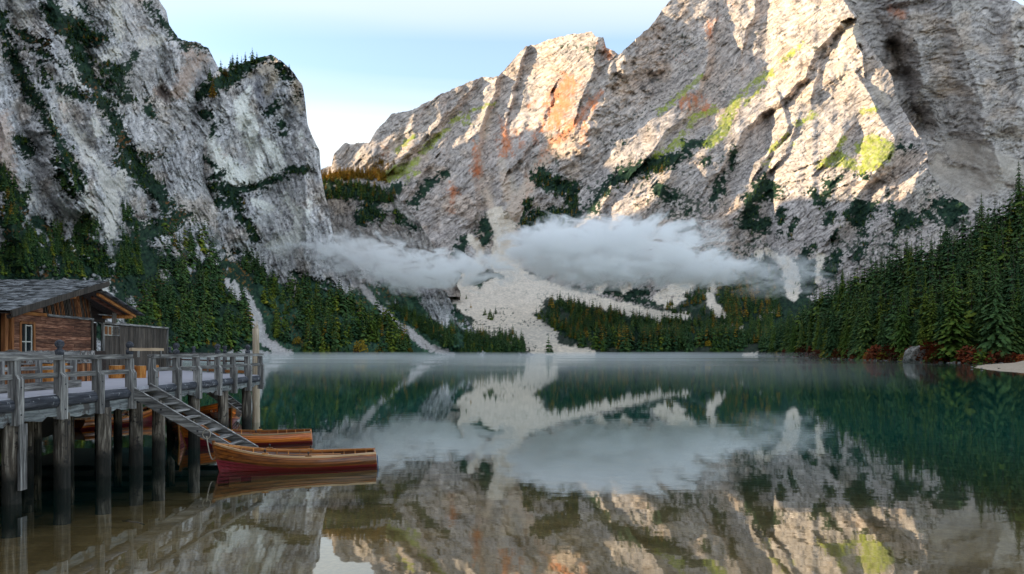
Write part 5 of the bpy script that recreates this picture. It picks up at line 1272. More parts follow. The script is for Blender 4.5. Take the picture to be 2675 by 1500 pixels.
# railing on the far side of the deck
fs = [(-12.6, 32.35), (-14.2, 33.75), (-15.9, 35.8), (-17.6, 37.75), (-19.4, 40.0), (-21.1, 42.1)]
for i, (x, y) in enumerate(fs):
    board('railing_post', pier, (x, y, 2.1), (x, y, 3.5), .14, .14, GREY['z'], up=(0, 1, 0))
    if i in (1, 3, 5): lathe('finial', pier, (x, y, 0), [(3.5, .07), (3.6, .10), (3.67, .05), (3.72, .09), (3.80, .11), (3.88, .06)], LOGD)
for (xa, ya), (xb, yb_) in zip(fs[:-1], fs[1:]):
    board('top_rail', pier, (xa, ya, 3.47), (xb, yb_, 3.47), .14, .07, GREY['y'])
    board('middle_rail', pier, (xa, ya, 3.12), (xb, yb_, 3.12), .05, .07, HUT)
    board('low_rail', pier, (xa, ya, 2.62), (xb, yb_, 2.62), .06, .13, ORNG)
# inner railing beside the boathouse terrace
board('top_rail', pier, (-14.0, 12, 3.52), (-14.0, 22.0, 3.52), .12, .13, GREY['y'])
board('middle_rail', pier, (-14.0, 12, 3.10), (-14.0, 21.9, 3.10), .05, .11, GREY['y'])
board('middle_rail', pier, (-13.8, 12, 2.86), (-13.8, 19.6, 2.86), .05, .10, GREY['y'])
board('step_beam', pier, (-13.45, 11, 2.61), (-13.45, 21.1, 2.61), .30, .21, GREY['y'])
for y in (15.4, 17.2, 18.7, 20.2, 21.8): board('railing_post', pier, (-14.0, y, 2.5), (-14.0, y, 3.45), .13, .13, GREY['z'], up=(0, 1, 0))
board('pile_plank', pier, (-11.58, 16.15, .32), (-11.58, 16.15, 1.88), .24, .06, GREY['z'], up=(1, 0, 0), label='grey plank nailed to the nearest pile')
# ---------------------------------------------------------------- stairs
def stairs(loc, x0, z0, x1, z1, ya, yb_, n, label):
    st = thing('staircase', label, 'stairs', loc)
    for y in (ya, yb_):
        board('stringer', st, (x0, y, z0), (x1, y, z1), .07, .27, GREY['x'])
        k = .145; d = Vector((x1 - x0, 0, z1 - z0)).normalized(); nn = Vector((-d.z, 0, d.x)); nn = nn if nn.z > 0 else -nn
        board('stringer_cap', st, Vector((x0, y, z0)) + nn * .148, Vector((x1, y, z1)) + nn * .148, .085, .02, LIGHTW if False else GREY['x'])
    for i in range(n):
        f = (i + .6) / n; x = x0 + (x1 - x0) * f; z = z0 + (z1 - z0) * f + .03
        board('tread', st, (x, ya + .04, z), (x, yb_ - .04, z), .24, .045, GREY['y'], up=(0, 0, 1))
    for f in (.3, .62):
        x = x0 + (x1 - x0) * f; z = z0 + (z1 - z0) * f
        q = lathe('bolt', st, Vector((0, 0, 0)) , [(0, .03), (.02, .03)], IRON, 8); q.data.transform(Matrix.Translation(st.location))
        q.matrix_local = Matrix.Translation(Vector((x, ya - .035, z)) - st.location) @ Matrix.Rotation(math.radians(90), 4, 'X')
    return st
stairs((-10, 21.5, 0), -11.80, 2.44, -8.30, .38, 20.95, 22.12, 10, 'wide grey wooden stairs leading from the pier gap down to the nearest boat')
stairs((-14.5, 34, 0), -15.9, 2.35, -13.35, .45, 33.6, 34.6, 9, 'dark stairs behind the far piles going down to the boats under the pier')
# ---------------------------------------------------------------- boats
def boat_mat(name, c0, c1, red=True):
    m, n, l, b = new_mat(name)
    tc = n.new("ShaderNodeTexCoord"); sp = n.new("ShaderNodeSeparateXYZ"); l.new(tc.outputs['Object'], sp.inputs[0])
    mp = n.new("ShaderNodeMapping"); mp.inputs['Scale'].default_value = (1.0, 9, 12); l.new(tc.outputs['Object'], mp.inputs[0])
    t = n.new("ShaderNodeTexNoise"); set_in(t, Scale=1.0, Detail=6.0, Roughness=.65); l.new(mp.outputs[0], t.inputs['Vector'])
    cr = n.new("ShaderNodeValToRGB"); e = cr.color_ramp.elements; e[0].position = .35; e[0].color = (*c0, 1); e[1].position = .65; e[1].color = (*c1, 1); l.new(t.outputs['Fac'], cr.inputs[0])
    oi = n.new("ShaderNodeObjectInfo"); tn = n.new("ShaderNodeMapRange"); set_in(tn, To_Min=.42, To_Max=1.45); l.new(oi.outputs['Random'], tn.inputs['Value'])
    sc = n.new("ShaderNodeVectorMath"); sc.operation = 'SCALE'; l.new(cr.outputs[0], sc.inputs[0]); l.new(tn.outputs[0], sc.inputs['Scale'])
    col = sc.outputs[0]
    la = n.new('ShaderNodeAttribute'); la.attribute_name = 'lap_shade'; lr = n.new('ShaderNodeMapRange'); set_in(lr, From_Min=.62, From_Max=.86, To_Min=1.0, To_Max=.22); l.new(la.outputs['Fac'], lr.inputs['Value'])  # shadow under the laps put into the colour, along each plank's upper edge
    if red:   # boot-top paint: below a line that climbs towards the bow
        bx = n.new("ShaderNodeMapRange"); set_in(bx, From_Min=0.2, From_Max=2.3, To_Min=.10, To_Max=.36); l.new(sp.outputs['X'], bx.inputs['Value'])
        df = n.new("ShaderNodeMath"); df.operation = 'SUBTRACT'; l.new(bx.outputs[0], df.inputs[0]); l.new(sp.outputs['Z'], df.inputs[1])
        st = n.new("ShaderNodeMapRange"); set_in(st, From_Min=-.006, From_Max=.006); l.new(df.outputs[0], st.inputs['Value'])
        mx = n.new("ShaderNodeMix"); mx.data_type = 'RGBA'; mx.inputs['B'].default_value = (.26, .022, .035, 1); l.new(st.outputs[0], mx.inputs['Factor']); l.new(col, mx.inputs['A']); col = mx.outputs['Result']
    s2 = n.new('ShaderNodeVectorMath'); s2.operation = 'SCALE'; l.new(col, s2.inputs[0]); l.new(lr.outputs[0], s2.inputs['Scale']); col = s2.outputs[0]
    l.new(col, b.inputs['Base Color']); b.inputs['Roughness'].default_value = .32; b.inputs['Coat Weight'].default_value = .35
    return m
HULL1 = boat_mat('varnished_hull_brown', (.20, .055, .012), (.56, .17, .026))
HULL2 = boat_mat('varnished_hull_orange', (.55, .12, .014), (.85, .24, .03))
TRIM = boat_mat('varnished_trim', (.40, .14, .03), (.66, .28, .07), False)
TRIML = boat_mat('pale_gunwale', (.42, .23, .10), (.62, .40, .22), False)
DARKIN = boat_mat('boat_floor', (.06, .025, .012), (.14, .06, .025), False)
LB = 4.75
def b_half(u): return .69 * (1 - ((u - .42) / .58) ** 2.3) if u > .42 else .69 - .25 * ((.42 - u) / .42) ** 2
def b_sheer(u): return .43 + .42 * max(0, (u - .30) / .70) ** 2.3 + .03 * max(0, (.3 - u) / .3)
def b_pt(u, w, side, off=0.0):
    b = max(b_half(u), 0.0); p = 2.3 - 1.0 * max(0, (u - .6) / .4)
    y = b * (1 - (1 - w) ** p) + off + .012
    kz = -.14 + .06 * max(0, (.25 - u) / .25)
    z = kz + (b_sheer(u) - kz) * w ** 1.12
    x = (u - .5) * LB - .26 * u ** 8 * (1 - w) + .06 * (1 - u) ** 6 * (w - 1)
    return Vector((x, side * y, z))
def make_boat(loc, ang, hull, label, group):
    bt = thing('rowing_boat', label, 'rowing boat', loc, group); bt.rotation_euler = (0, 0, ang)
    def mk(name, V, Fc, mat, smooth=False): return mesh_obj(name, V, Fc, mat, bt, smooth=smooth)
    NS = 22; NK = 8
    for side in (1, -1):
        for k in range(NK):
            w0, w1 = k / NK, (k + 1) / NK; V, Fc = [], []
            for i in range(NS + 1):
                u = i / NS
                V += [b_pt(u, w0, side, .042), b_pt(u, min(w1 + .02, 1), side, .002), b_pt(u, min(w1 + .015, 1), side, -.010), b_pt(u, w0, side, -.002)]
            for i in range(NS):
                for q in range(4): Fc.append((i * 4 + q, i * 4 + (q + 1) % 4, (i + 1) * 4 + (q + 1) % 4, (i + 1) * 4 + q))
            pk = mk('plank', V, Fc, hull); at = pk.data.attributes.new('lap_shade', 'FLOAT', 'POINT'); at.data.foreach_set('value', [0.0, 1.0, 1.0, 0.0] * (NS + 1))
        V, Fc = [], []
        for i in range(NS + 1):
            u = i / NS; p = b_pt(u, 1, side); V += [p + Vector((0, side * .035, -.03)), p + Vector((0, side * .035, .025)), p + Vector((0, -side * .04, .025)), p + Vector((0, -side * .04, -.03))]
        for i in range(NS):
            for q in range(4): Fc.append((i * 4 + q, i * 4 + (q + 1) % 4, (i + 1) * 4 + (q + 1) % 4, (i + 1) * 4 + q))
        mk('gunwale', V, Fc, TRIML if side > 0 else TRIM)
    # transom
    ws = [k / 10 for k in range(11)]; V = [b_pt(0, w, 1) for w in ws] + [b_pt(0, w, -1) for w in reversed(ws)]; n = len(V)
    V2 = [v + Vector((.05, 0, 0)) for v in V]
    mk('transom', V + V2, [tuple(range(n)), tuple(range(2 * n - 1, n - 1, -1))] + [(i, n + i, n + (i + 1) % n, (i + 1) % n) for i in range(n)], hull)
    # stem and keel
    V, Fc = [], []
    for i in range(9):
        p = b_pt(1.0, i / 8, 1); p.y = 0; top = .08 if i == 8 else 0
        V += [p + Vector((-.03, .03, top)), p + Vector((.06, .018, top)), p + Vector((.06, -.018, top)), p + Vector((-.03, -.03, top))]
    for i in range(8):
        for q in range(4): Fc.append((i * 4 + q, i * 4 + (q + 1) % 4, (i + 1) * 4 + (q + 1) % 4, (i + 1) * 4 + q))
    Fc.append((32, 33, 34, 35)); mk('stem', V, Fc, TRIM if hull is HULL2 else hull)
    V = []; 
    for i in range(NS + 1): p = b_pt(i / NS, 0, 1); V += [Vector((p.x, .02, p.z)), Vector((p.x, .02, p.z - .05)), Vector((p.x, -.02, p.z - .05)), Vector((p.x, -.02, p.z))]
    Fc = [(i * 4 + q, i * 4 + (q + 1) % 4, (i + 1) * 4 + (q + 1) % 4, (i + 1) * 4 + q) for i in range(NS) for q in range(4)]
    mk('keel', V, Fc, hull)
    for i in range(13):
        u = .06 + .86 * i / 12; V, Fc = [], []
        pts = [b_pt(u, w, 1, -.03) for w in (1, .8, .6, .4, .2, .05)] + [b_pt(u, w, -1, -.03) for w in (.05, .2, .4, .6, .8, 1)]
        for p in pts: q = Vector((0, 0, .02)); V += [p + Vector((-.018, 0, 0)), p + Vector((.018, 0, 0)), p + Vector((.018, -.03 if p.y > 0 else .03, .02)), p + Vector((-.018, -.03 if p.y > 0 else .03, .02))]
        for j in range(len(pts) - 1):
            for q in range(4): Fc.append((j * 4 + q, j * 4 + (q + 1) % 4, (j + 1) * 4 + (q + 1) % 4, (j + 1) * 4 + q))
        mk('rib', V, Fc, TRIM)
    for u, nm in ((.08, 'stern_seat'), (.36, 'seat'), (.62, 'seat'), (.86, 'bow_seat')):
        b = b_pt(u, .72, 1).y - .02; x = (u - .5) * LB; z = b_pt(u, .72, 1).z
        hw = .20 if 'stern' in nm else .12
        V = [(x + a * hw, s * b * (.98), z + c) for c in (0, .035) for a, s in ((-1, -1), (1, -1), (1, 1), (-1, 1))]
        mk(nm, V, [(3, 2, 1, 0), (4, 5, 6, 7), (0, 1, 5, 4), (1, 2, 6, 5), (2, 3, 7, 6), (3, 0, 4, 7)], TRIM)
    V = []; us = [.06 + .8 * i / 8 for i in range(9)]
    for u in us: b = b_pt(u, .22, 1).y - .03; V += [((u - .5) * LB, b, b_pt(u, .22, 1).z), ((u - .5) * LB, -b, b_pt(u, .22, 1).z)]
    mk('floor_boards', V, [(2 * i, 2 * i + 2, 2 * i + 3, 2 * i + 1) for i in range(8)], DARKIN)
    for u in (.42, .68):
        for s in (1, -1):
            p = b_pt(u, 1, s); V = [p + Vector((a * .09, b_, c)) for c in (.02, .06) for a, b_ in ((-1, -.035), (1, -.035), (1, .035), (-1, .035))]
            o = mk('oarlock_block', V, [(3, 2, 1, 0), (4, 5, 6, 7), (0, 1, 5, 4), (1, 2, 6, 5), (2, 3, 7, 6), (3, 0, 4, 7)], TRIM)
            q = lathe('oarlock', None, (p.x, p.y, p.z), [(.06, .012), (.10, .014), (.11, .03), (.15, .03), (.16, .012)], IRON, 8); q.parent = o
    return bt
g = 'wooden rowing boats moored at the pier'
b1 = make_boat((-6.62, 21.0, 0), math.atan2(-1.1, -4.57), HULL1, 'brown varnished rowing boat with red bottom, nearest one, at the foot of the stairs', g)
b2 = make_boat((-10.25, 26.45, 0), math.atan2(-1.1, -4.2), HULL2, 'bright orange rowing boat behind the nearest boat, half hidden by the stairs', g)
def copy_tree(o, parent=None):
    c = o.copy(); COL.objects.link(c); c.parent = parent
    for ch in list(o.children): copy_tree(ch, c)
    return c
for loc, ang, lab in (((-14.7, 35.2, 0), math.radians(-62), 'rowing boat seen end on between the last piles, its pale rounded rim showing'), ((-17.6, 37.5, 0), math.radians(-30), 'reddish rowing boat far under the deck, left of the dark stairs'),
                      ((-19.3, 33.6, 0), math.radians(74), 'rowing boat deep in the shade under the boathouse, only ribs and rim showing'), ((-14.0, 29.6, 0), math.radians(-74), 'rowing boat under the pier with its bow pointing out behind the stairs')):
    c = copy_tree(b2); c.location = loc; c.rotation_euler = (0, 0, ang); c['label'] = lab
def sag(p0, p1, s, n=14): return [Vector(p0).lerp(Vector(p1), i / n) + Vector((0, 0, -s * 4 * (i / n) * (1 - i / n))) for i in range(n + 1)]
bow = Vector((-6.62, 21.0, 0)) + Matrix.Rotation(math.atan2(-1.1, -4.57), 3, 'Z') @ Vector((2.3, 0, .55))
rope = tube('mooring_rope', None, sag((-9.35, 20.9, 1.0), bow, .42), .017, ROPE); tag(rope, 'slack pale rope hanging in a loop between the stairs and the near boat', 'rope')
tube('mooring_loop', rope, [Vector((-9.35 + .12 * math.cos(a), 20.90, 1.06 + .14 * math.sin(a))) for a in [i * .52 for i in range(13)]], .015, ROPE)
rope2 = tube('mooring_rope', None, sag((-13.2, 27.2, .9), (-11.9, 26.0, .75), .25), .015, ROPE); tag(rope2, 'rope running from under the pier to the bow of the orange boat', 'rope')
stern = Vector((-6.62, 21.0, 0)) + Matrix.Rotation(math.atan2(-1.1, -4.57), 3, 'Z') @ Vector((-2.42, .2, .35))
tag(tube('cord', None, sag(stern, stern + Vector((.06, 0, -.7)), .02), .014, BLUE), 'thin blue cord hanging from the stern of the near boat into the water', 'cord')
for ang_o, bx in ((0.06, b1), (-.05, b1)):
    M = Matrix.Translation(b1.location) @ Matrix.Rotation(b1.rotation_euler.z + ang_o, 4, 'Z')
    s = 1 if ang_o > 0 else -1
    ob = thing('oar', 'oar lying lengthwise inside the near boat, ' + ('on its lake side' if s < 0 else 'on its near side'), 'oar', (M @ Vector((0, .22 * s, .36))), None)
    p0, p1 = M @ Vector((-1.3, .22 * s, .37)), M @ Vector((.75, .2 * s, .40)); log('shaft', ob, p0, p1, .022, .02, TRIM, 3, n=8, segs=2, rough=0)
    p2 = M @ Vector((1.3, .2 * s, .42)); board('blade', ob, p1, p2, .13, .02, DARKIN)
# ---------------------------------------------------------------- boathouse
hut = thing('boathouse', 'dark brown plank boathouse with low grey shingle roof standing on the pier', 'building', (-20.5, 29, DZ))
dv = Vector((-.105, 1, 0)).normalized(); nv = Vector((1, .105, 0)).normalized(); O = Vector((-19.75, 32.0, 0))
def hp(s, z, o=0.0): return O + dv * s + nv * o + Vector((0, 0, z))
hr = random.Random(12)
def quad_part(name, pts, mat, par):
    o = par.location; P_ = [Vector(p) - o for p in pts]; nn = (P_[1] - P_[0]).cross(P_[2] - P_[0]).normalized() * .03; n = len(P_)
    return mesh_obj(name, P_ + [p - nn for p in P_], [tuple(range(n)), tuple(range(2 * n - 1, n - 1, -1))] + [(i, n + i, n + (i + 1) % n, (i + 1) % n) for i in range(n)], mat, par)
ridge_s, eave_s, ridge_z, eave_z = -.9, -7.8, 6.80, 5.04
def roof_z(s): return eave_z + (s - eave_s) / (ridge_s - eave_s) * (ridge_z - eave_z) if s < ridge_s else ridge_z - (s - ridge_s) * .36
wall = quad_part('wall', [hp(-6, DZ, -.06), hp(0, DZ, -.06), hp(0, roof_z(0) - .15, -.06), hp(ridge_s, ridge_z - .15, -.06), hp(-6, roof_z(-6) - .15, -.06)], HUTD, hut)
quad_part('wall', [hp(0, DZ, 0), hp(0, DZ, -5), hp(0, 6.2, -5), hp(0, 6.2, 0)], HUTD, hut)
z = DZ + .02
courses = []
while z < 5.02: h = hr.uniform(.125, .17); courses.append((z, h)); z += h + .012
def course(z, h, s0, s1):
    s = s0
    while s < s1 - .05:
        e = min(s1, s + hr.uniform(1.3, 3.4))
        if s1 - e < .5: e = s1
        j = hr.uniform(-.006, .012)
        board('plank', wall, hp(s + .008, z + h / 2, .0 + j), hp(e - .008, z + h / 2, .0 + j), .035, h, HUT); s = e
_wl = wall.location
wall_world = hut.location
def board_under(name, par, rootloc, *a, **k):
    o = board(name, None, *a, **k); M = o.matrix_basis.copy(); M.translation = M.translation - rootloc; o.parent = par; o.matrix_basis = M; return o
def course(z, h, s0, s1, off=0.0, mat=None):
    s = s0
    while s < s1 - .05:
        e = min(s1, s + hr.uniform(1.3, 3.4))
        if s1 - e < .5: e = s1
        j = hr.uniform(-.006, .012) + off
        board_under('plank', wall, hut.location, hp(s + .008, z + h / 2, j), hp(e - .008, z + h / 2, j), .035, h, mat or HUT); s = e
for z, h in courses:
    if 3.45 < z + h / 2 < 4.68: course(z, h, -6, -5.42); course(z, h, -4.54, 0)
    else: course(z, h, -6, 0)
z = 5.20
while z < 6.2:
    h = hr.uniform(.13, .17); s_lo = -7.8 + (z + h + .12 - eave_z) / (ridge_z - eave_z) * 6.9
    if s_lo < -3.95: course(z, h, max(-6, s_lo), -3.88)
    z += h + .01
board('plate_beam', hut, hp(-6.05, 5.10, .05), hp(-3.7, 5.10, .05), .09, .13, ORNG)
board('plate_beam', hut, hp(-3.75, 5.10, .09), hp(.02, 5.10, .09), .10, .10, GREY['y'])
for i in range(30):
    s = -3.75 + i * .128; top = roof_z(s - .45) - .2 if s - .45 < ridge_s else roof_z(s - .45) - .2
    if top < 5.25: continue
    board('slat', hut, hp(s, 5.16, .05), hp(s - .42 * (top - 5.16) / 1.3, top, .05), .035, .05 if i % 3 else .035, SLAT if hr.random() < .6 else ANX, up=(1, 0, 0))
for s in (-6.0, .03): board('corner_post', hut, hp(s, DZ, .03), hp(s, 5.04 if s < -1 else 5.04, .03), .12, .12, HUTV if s < -1 else ANX, up=(1, 0, 0))
board('door_post', hut, hp(-6.35, DZ, .0), hp(-6.35, 5.3, .0), .16, .16, HUTV, up=(1, 0, 0))
for i in range(15): board('plank', hut, hp(-11, DZ + .09 + i * .17, -1.3), hp(-6.4, DZ + .09 + i * .17, -1.3), .04, .155, HUT)
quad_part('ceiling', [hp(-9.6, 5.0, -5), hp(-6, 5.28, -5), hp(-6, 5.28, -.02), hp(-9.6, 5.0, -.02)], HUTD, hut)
# window
win = mesh_obj('window', [v - hut.location for v in [hp(-5.40, 3.46, -.01), hp(-4.56, 3.46, -.01), hp(-4.56, 4.68, -.01), hp(-5.40, 4.68, -.01)]], [(0, 1, 2, 3)], GLASS, hut)
for a, b, w, mt in ((hp(-5.43, 3.40, .03), hp(-5.43, 4.74, .03), .10, HUTV), (hp(-4.53, 3.40, .03), hp(-4.53, 4.74, .03), .12, HUTV), (hp(-5.45, 4.73, .03), hp(-4.5, 4.73, .03), .10, HUTV), (hp(-5.45, 3.42, .03), hp(-4.5, 3.42, .03), .08, HUTV)):
    board_under('frame', win, hut.location, a, b, .05, w, mt, up=(0, 0, 1) if abs(a.z - b.z) < .1 else tuple(dv))
for a, b, w in ((hp(-5.08, 3.46, .02), hp(-5.08, 4.66, .02), .055), (hp(-4.70, 3.46, .02), hp(-4.70, 4.66, .02), .06), (hp(-5.08, 4.62, .02), hp(-4.70, 4.62, .02), .05), (hp(-5.36, 3.98, .02), hp(-4.70, 3.98, .02), .045)):
    board_under('glazing_bar', win, hut.location, a, b, .03, w, PALEPAINT, up=(0, 0, 1) if abs(a.z - b.z) < .1 else tuple(dv))
# main roof
OV = 1.10
def rp(s, o, lift=0.0): return hp(s, roof_z(s) + lift, o)
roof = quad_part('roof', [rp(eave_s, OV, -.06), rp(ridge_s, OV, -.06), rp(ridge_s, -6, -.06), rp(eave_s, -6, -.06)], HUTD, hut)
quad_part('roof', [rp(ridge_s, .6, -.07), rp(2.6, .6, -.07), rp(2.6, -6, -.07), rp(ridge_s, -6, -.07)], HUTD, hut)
nrow = 25; cnt = 0
sl = Vector(rp(ridge_s, 0)) - Vector(rp(eave_s, 0)); sl.normalize(); upn = sl.cross(-nv).normalized(); upn = upn if upn.z > 0 else -upn
for r in range(nrow):
    s = eave_s + (ridge_s - eave_s) * (r / nrow)
    o = OV + .03 + hr.uniform(-.03, .03)
    while o > -4.6:
        w = hr.uniform(.17, .36)
        c = rp(s, o); px_ = CX + c.x / c.y * F
        if px_ < -25: break
        if cnt < 298:
            a = rp(s - .02, o - w / 2, .012 + hr.uniform(0, .045)); b = a + sl * .40 + upn * (-.012)
            board_under('shingle', roof, hut.location, a, b, w - .012, .022, SHIN, up=tuple(upn)); cnt += 1
        o -= w
rest_V, rest_F = [], []
def log_part_line(p0, p1): pass
board('bargeboard', hut, rp(eave_s - .1, OV + .05, -.06), rp(ridge_s + .12, OV + .05, -.06), .06, .24, ANX)
board('bargeboard', hut, rp(eave_s - .05, OV - .10, -.20), rp(ridge_s, OV - .10, -.20), .10, .12, HUTD)
for s in (-6.0, -3.5): log('purlin', hut, hp(s, roof_z(s) - .26, -.3), hp(s, roof_z(s) - .26, OV - .02 if s > -5 else .35), .075, .075, ORNG, 3, n=10, segs=2, rough=.02)
# lower back slope seen from below
def r2(s, o, lift=0.0): return hp(s, 6.28 - (s + 1.6) * .215 + lift, o)
roof2 = quad_part('roof', [r2(-1.6, 1.2), r2(2.35, 1.2), r2(2.35, -5), r2(-1.6, -5)], ANX, hut)
for i in range(15):
    s = -1.5 + i * .265
    for o in (1.22, .9): board_under('shingle', roof2, hut.location, r2(s, o, .03 + hr.uniform(0, .02)), r2(s + .36, o, .045), .3, .03, SHIN, up=(0, 0, 1))
board('rafter', hut, r2(-1.5, 1.02, -.10), r2(2.25, 1.02, -.10), .10, .12, ORNG)
board('rafter', hut, r2(-1.0, .55, -.10), r2(2.25, .55, -.10), .10, .12, HUT)
log('purlin', hut, hp(1.85, 5.32, -3), hp(1.85, 5.32, 1.05), .10, .10, ORNG, 9, n=12, segs=3, rough=.02)
board('tie_beam', hut, hp(.1, 5.34, .3), hp(2.2, 5.34, .3), .06, .05, GREY['y'])
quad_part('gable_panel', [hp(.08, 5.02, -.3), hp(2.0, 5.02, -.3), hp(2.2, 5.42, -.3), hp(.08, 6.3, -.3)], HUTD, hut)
sg = board('sign_board', hut, hp(.95, 4.94, .62), hp(.95, 5.46, .62), .42, .03, ANX, up=tuple(nv))
board('sign_post', hut, hp(.95, 4.2, .55), hp(.95, 5.0, .55), .05, .05, ANX, up=tuple(nv)) if False else None
# annex
anx = thing('annex', 'long dark shed wall of upright boards beside the boathouse on the pier', 'shed', (-20.8, 38, DZ))
OA = Vector((-20.4, 34.0, 0))
def ap(s, z, o=0.0): return OA + dv * s + nv * o + Vector((0, 0, z))
quad_part('wall', [ap(0, DZ, -.05), ap(8, DZ, -.05), ap(8, 4.98, -.05), ap(0, 4.98, -.05)], HUTD, anx)
s = 0.02
while s < 7.95:
    w = hr.uniform(.15, .26); w = min(w, 7.97 - s)
    board('board', anx, ap(s + w / 2, DZ, hr.uniform(-.012, .012)), ap(s + w / 2, 4.95 + hr.uniform(-.02, .02), hr.uniform(-.012, .012)), .03, w - .012, ANX, up=tuple(dv)); s += w
board('cap_beam', anx, ap(-.15, 5.03, .03), ap(8.1, 5.03, .03), .14, .10, GREY['y'])
for s in (-.02, 8.02): board('corner_post', anx, ap(s, DZ, .04), ap(s, 4.98, .04), .10, .10, GREY['z'], up=tuple(dv))
board('corner_post', anx, ap(-.25, DZ, -.3), ap(-.25, 5.0, -.3), .2, .2, HUTD, up=tuple(dv))
quad_part('low_wall', [hp(.1, DZ, .02), hp(2.0, DZ, -.25), hp(2.0, 3.62, -.25), hp(.1, 3.62, .02)], HUTD, hut)
for k, (s0, s1, mt) in enumerate(((.08, .86, PALEPAINT), (.92, 1.66, GREY['y']))):
    w_ = mesh_obj('window', [v - anx.location for v in [ap(s0, 4.42, .035), ap(s1, 4.42, .035), ap(s1, 4.88, .035), ap(s0, 4.88, .035)]], [(0, 1, 2, 3)], HUTV if k == 0 else ANX, anx)
    for a, b, t in ((ap(s0, 4.42, .05), ap(s1, 4.42, .05), 0), (ap(s0, 4.88, .05), ap(s1, 4.88, .05), 0), (ap(s0, 4.40, .05), ap(s0, 4.90, .05), 1), (ap(s1, 4.40, .05), ap(s1, 4.90, .05), 1), (ap((s0 + s1) / 2, 4.42, .05), ap((s0 + s1) / 2, 4.88, .05), 1)):
        o = board_under('frame', w_, anx.location, a, b, .03, .045, mt, up=tuple(dv) if t else (0, 0, 1))
# ---------------------------------------------------------------- things on the deck
for i, (px_, Y_, r, h, lab) in enumerate([(303, 28.0, .26, .52, 'orange barked log seat, leftmost of the tight row before the shed'), (338, 28.3, .25, .52, 'orange barked log seat behind the ball topped railing post at the stairs'), (369, 28.3, .19, .50, 'orange barked log seat, slimmest one, right of the stairs post'),
                                       (401, 28.8, .20, .52, 'orange barked log seat half hidden by the post right of the stairs gap'), (235, 26.2, .15, .56, 'orange barked log seat standing alone near the boathouse corner')]):
    X_ = (px_ - CX) / F * Y_
    st = thing('log_seat', lab, 'log seat', (X_, Y_, DZ), 'orange log seats on the deck')
    log('bark', st, (X_, Y_, DZ), (X_, Y_, DZ + h), r, r * .97, STUMP, i, n=16, segs=6, rough=.03, caps=False)
    lathe('cut_top', st, (X_, Y_, DZ + h - .02), [(0, r * .93), (.022, r * .92)], LIGHTW, 16)
def bench(loc, ang, label):
    b = thing('bench', label, 'bench', loc, 'grey benches by the boathouse'); M = Matrix.Translation(loc) @ Matrix.Rotation(ang, 4, 'Z')
    for k in range(3):
        board('seat_board', b, M @ Vector((-.6, .0 + k * .14, .45)), M @ Vector((.6, .0 + k * .14, .45)), .12, .035, GREY['x'])
    for k in range(5):
        x = -.52 + k * .26; board('back_board', b, M @ Vector((x, .46, .5)), M @ Vector((x - .08, .74, 1.12)), .23, .03, GREY['z'], up=tuple((M.to_3x3() @ Vector((0, -.9, .4)))))
    for sx in (-.5, .5): board('leg', b, M @ Vector((sx, .1, 0)), M @ Vector((sx, .1, .43)), .07, .07, GREY['z'], up=(0, 1, 0)); board('leg', b, M @ Vector((sx, .4, 0)), M @ Vector((sx, .46, .55)), .07, .07, GREY['z'], up=(0, 1, 0))
bench(Vector((-17.1, 24.6, DZ)), math.radians(8), 'weathered grey bench with slanting back boards under the boathouse window')
bench(Vector((-16.9, 26.1, DZ)), math.radians(8), 'second weathered grey bench, right of the boathouse window')
bar = thing('barrel', 'dark rounded barrel at the left corner of the boathouse', 'barrel', (-16.75, 22.9, DZ))
lathe('staves', bar, (-16.75, 22.9, DZ), [(0, .26), (.3, .32), (.6, .33), (.9, .30), (1.1, .22), (1.16, .1)], ANX, 14); lathe('hoop', bar, (-16.75, 22.9, DZ + .28), [(0, .335), (.05, .34)], IRON, 14)
for i, (x, y, w, h, mt, lab) in enumerate([(-16.2, 22.6, .8, .66, SLAT, 'low orange brown crate behind the inner railing, leftmost'), (-16.2, 24.0, .8, .68, STUMP, 'orange crate panel behind the railing below the bench'), (-16.0, 25.3, .8, .66, SLAT, 'reddish brown crate right of the orange one behind the railing')]):
    c = thing('crate', lab, 'crate', (x, y, DZ))
    for k in range(5): board('slat', c, (x + .3, y - w / 2 + (k + .5) * w / 5, DZ), (x + .3, y - w / 2 + (k + .5) * w / 5, DZ + h), w / 5 - .015, .025, mt, up=(1, 0, 0))
    for k in range(5): board('slat', c, (x - .3, y - w / 2 + (k + .5) * w / 5, DZ), (x - .3, y - w / 2 + (k + .5) * w / 5, DZ + h), w / 5 - .015, .025, mt, up=(1, 0, 0))
    for ys_ in (-1, 1): board('end_panel', c, (x - .29, y + ys_ * w / 2, DZ + h / 2), (x + .29, y + ys_ * w / 2, DZ + h / 2), .025, h - .05, mt)
    board('lid', c, (x, y - w / 2, DZ + h + .02), (x, y + w / 2, DZ + h + .02), .66, .03, GREY['y'])
pole = thing('mooring_pole', 'tall bleached tree trunk pole standing in the lake at the end of the pier', 'pole', (-12.95, 34.6, 0))
log('trunk', pole, (-12.95, 34.6, -3), (-12.98, 34.6, 4.75), .20, .16, POLEW, 5, n=14, segs=16, rough=.06)
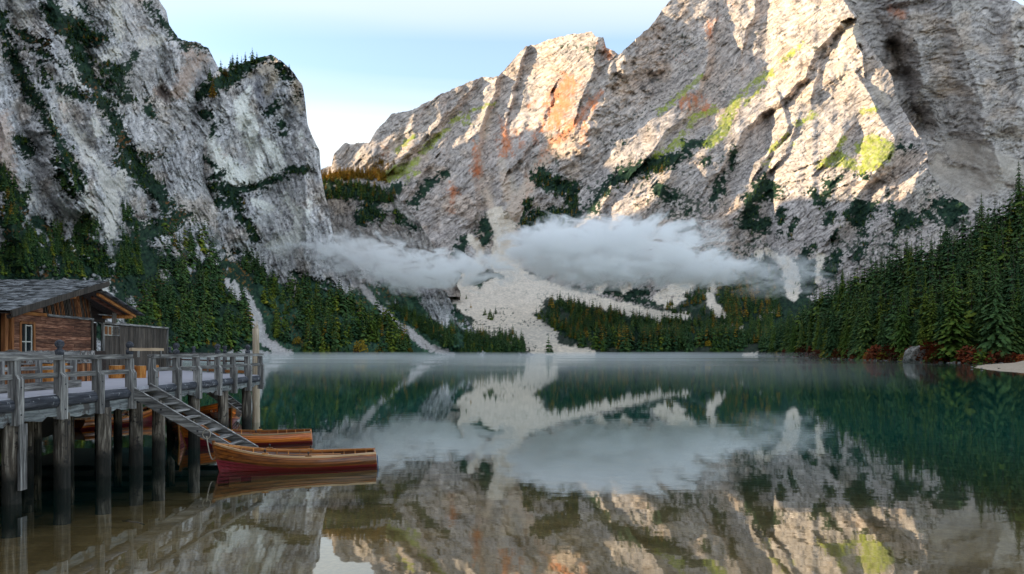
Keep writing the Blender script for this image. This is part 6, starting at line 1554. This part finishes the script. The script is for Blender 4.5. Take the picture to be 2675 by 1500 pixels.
for a, z in ((.5, 4.7), (2.4, 4.85), (4.3, 4.6), (5.6, 4.9)): log('splinter', pole, (-12.98 + .08 * math.cos(a), 34.6 + .08 * math.sin(a), 4.5), (-12.98 + .10 * math.cos(a), 34.6 + .1 * math.sin(a), z + .25), .06, .015, POLEW, 3, n=6, segs=2)
# ---------------------------------------------------------------- bank under the boathouse, sunken twigs
def bank():
    xs = np.linspace(-80, -16.5, 60); ys = np.linspace(4, 300, 90); X, Y = np.meshgrid(xs, ys)
    edge = np.interp(Y, [4, 15, 30, 42, 60, 120, 300], [-17.5, -17.8, -20.0, -25, -34, -60, -140])
    d = edge - X
    Z = np.clip(d * .35, -5, 1.6 + 0 * d) + .12 * fbm(X / 1.5, Y / 1.5, 4, 701) + np.clip((d - 10) * .02, 0, 1)
    Z = np.minimum(Z, 2.2)
    idx = np.arange(X.size).reshape(X.shape); Q = np.stack([idx[:-1, :-1], idx[:-1, 1:], idx[1:, 1:], idx[1:, :-1]], -1).reshape(-1, 4)
    m, n, l, b = new_mat('bank_soil'); t = n.new("ShaderNodeTexNoise"); set_in(t, Scale=2.0, Detail=8.0)
    c = n.new("ShaderNodeValToRGB"); c.color_ramp.elements[0].color = (.02, .018, .012, 1); c.color_ramp.elements[1].color = (.10, .085, .06, 1); l.new(t.outputs['Fac'], c.inputs[0]); l.new(c.outputs[0], b.inputs['Base Color']); b.inputs['Roughness'].default_value = 1
    mesh_obj('shore', np.stack([X, Y, Z], -1).reshape(-1, 3).tolist(), Q.tolist(), m, smooth=True)['kind'] = 'structure'
bank()
for pts, lab in (([(-8.50, 14.9, -.10), (-8.3, 14.6, -.03), (-8.1, 14.45, .0), (-7.85, 14.35, .0), (-7.7, 14.3, -.03)], 'thin dark curved twig floating in the shallow water below the piles'), ([(10.3, 12.9, .0), (10.9, 12.95, .01), (11.6, 12.8, .0), (12.1, 12.7, -.03)], 'thin dark twig floating in the reflection at lower right')):
    tw = thing('twig', lab, 'twig', pts[0]); tube('stick', tw, pts, .014, BARK)
    tube('side_shoot', tw, [pts[1], (pts[1][0] + .12, pts[1][1] + .12, pts[1][2] + .02)], .007, BARK)
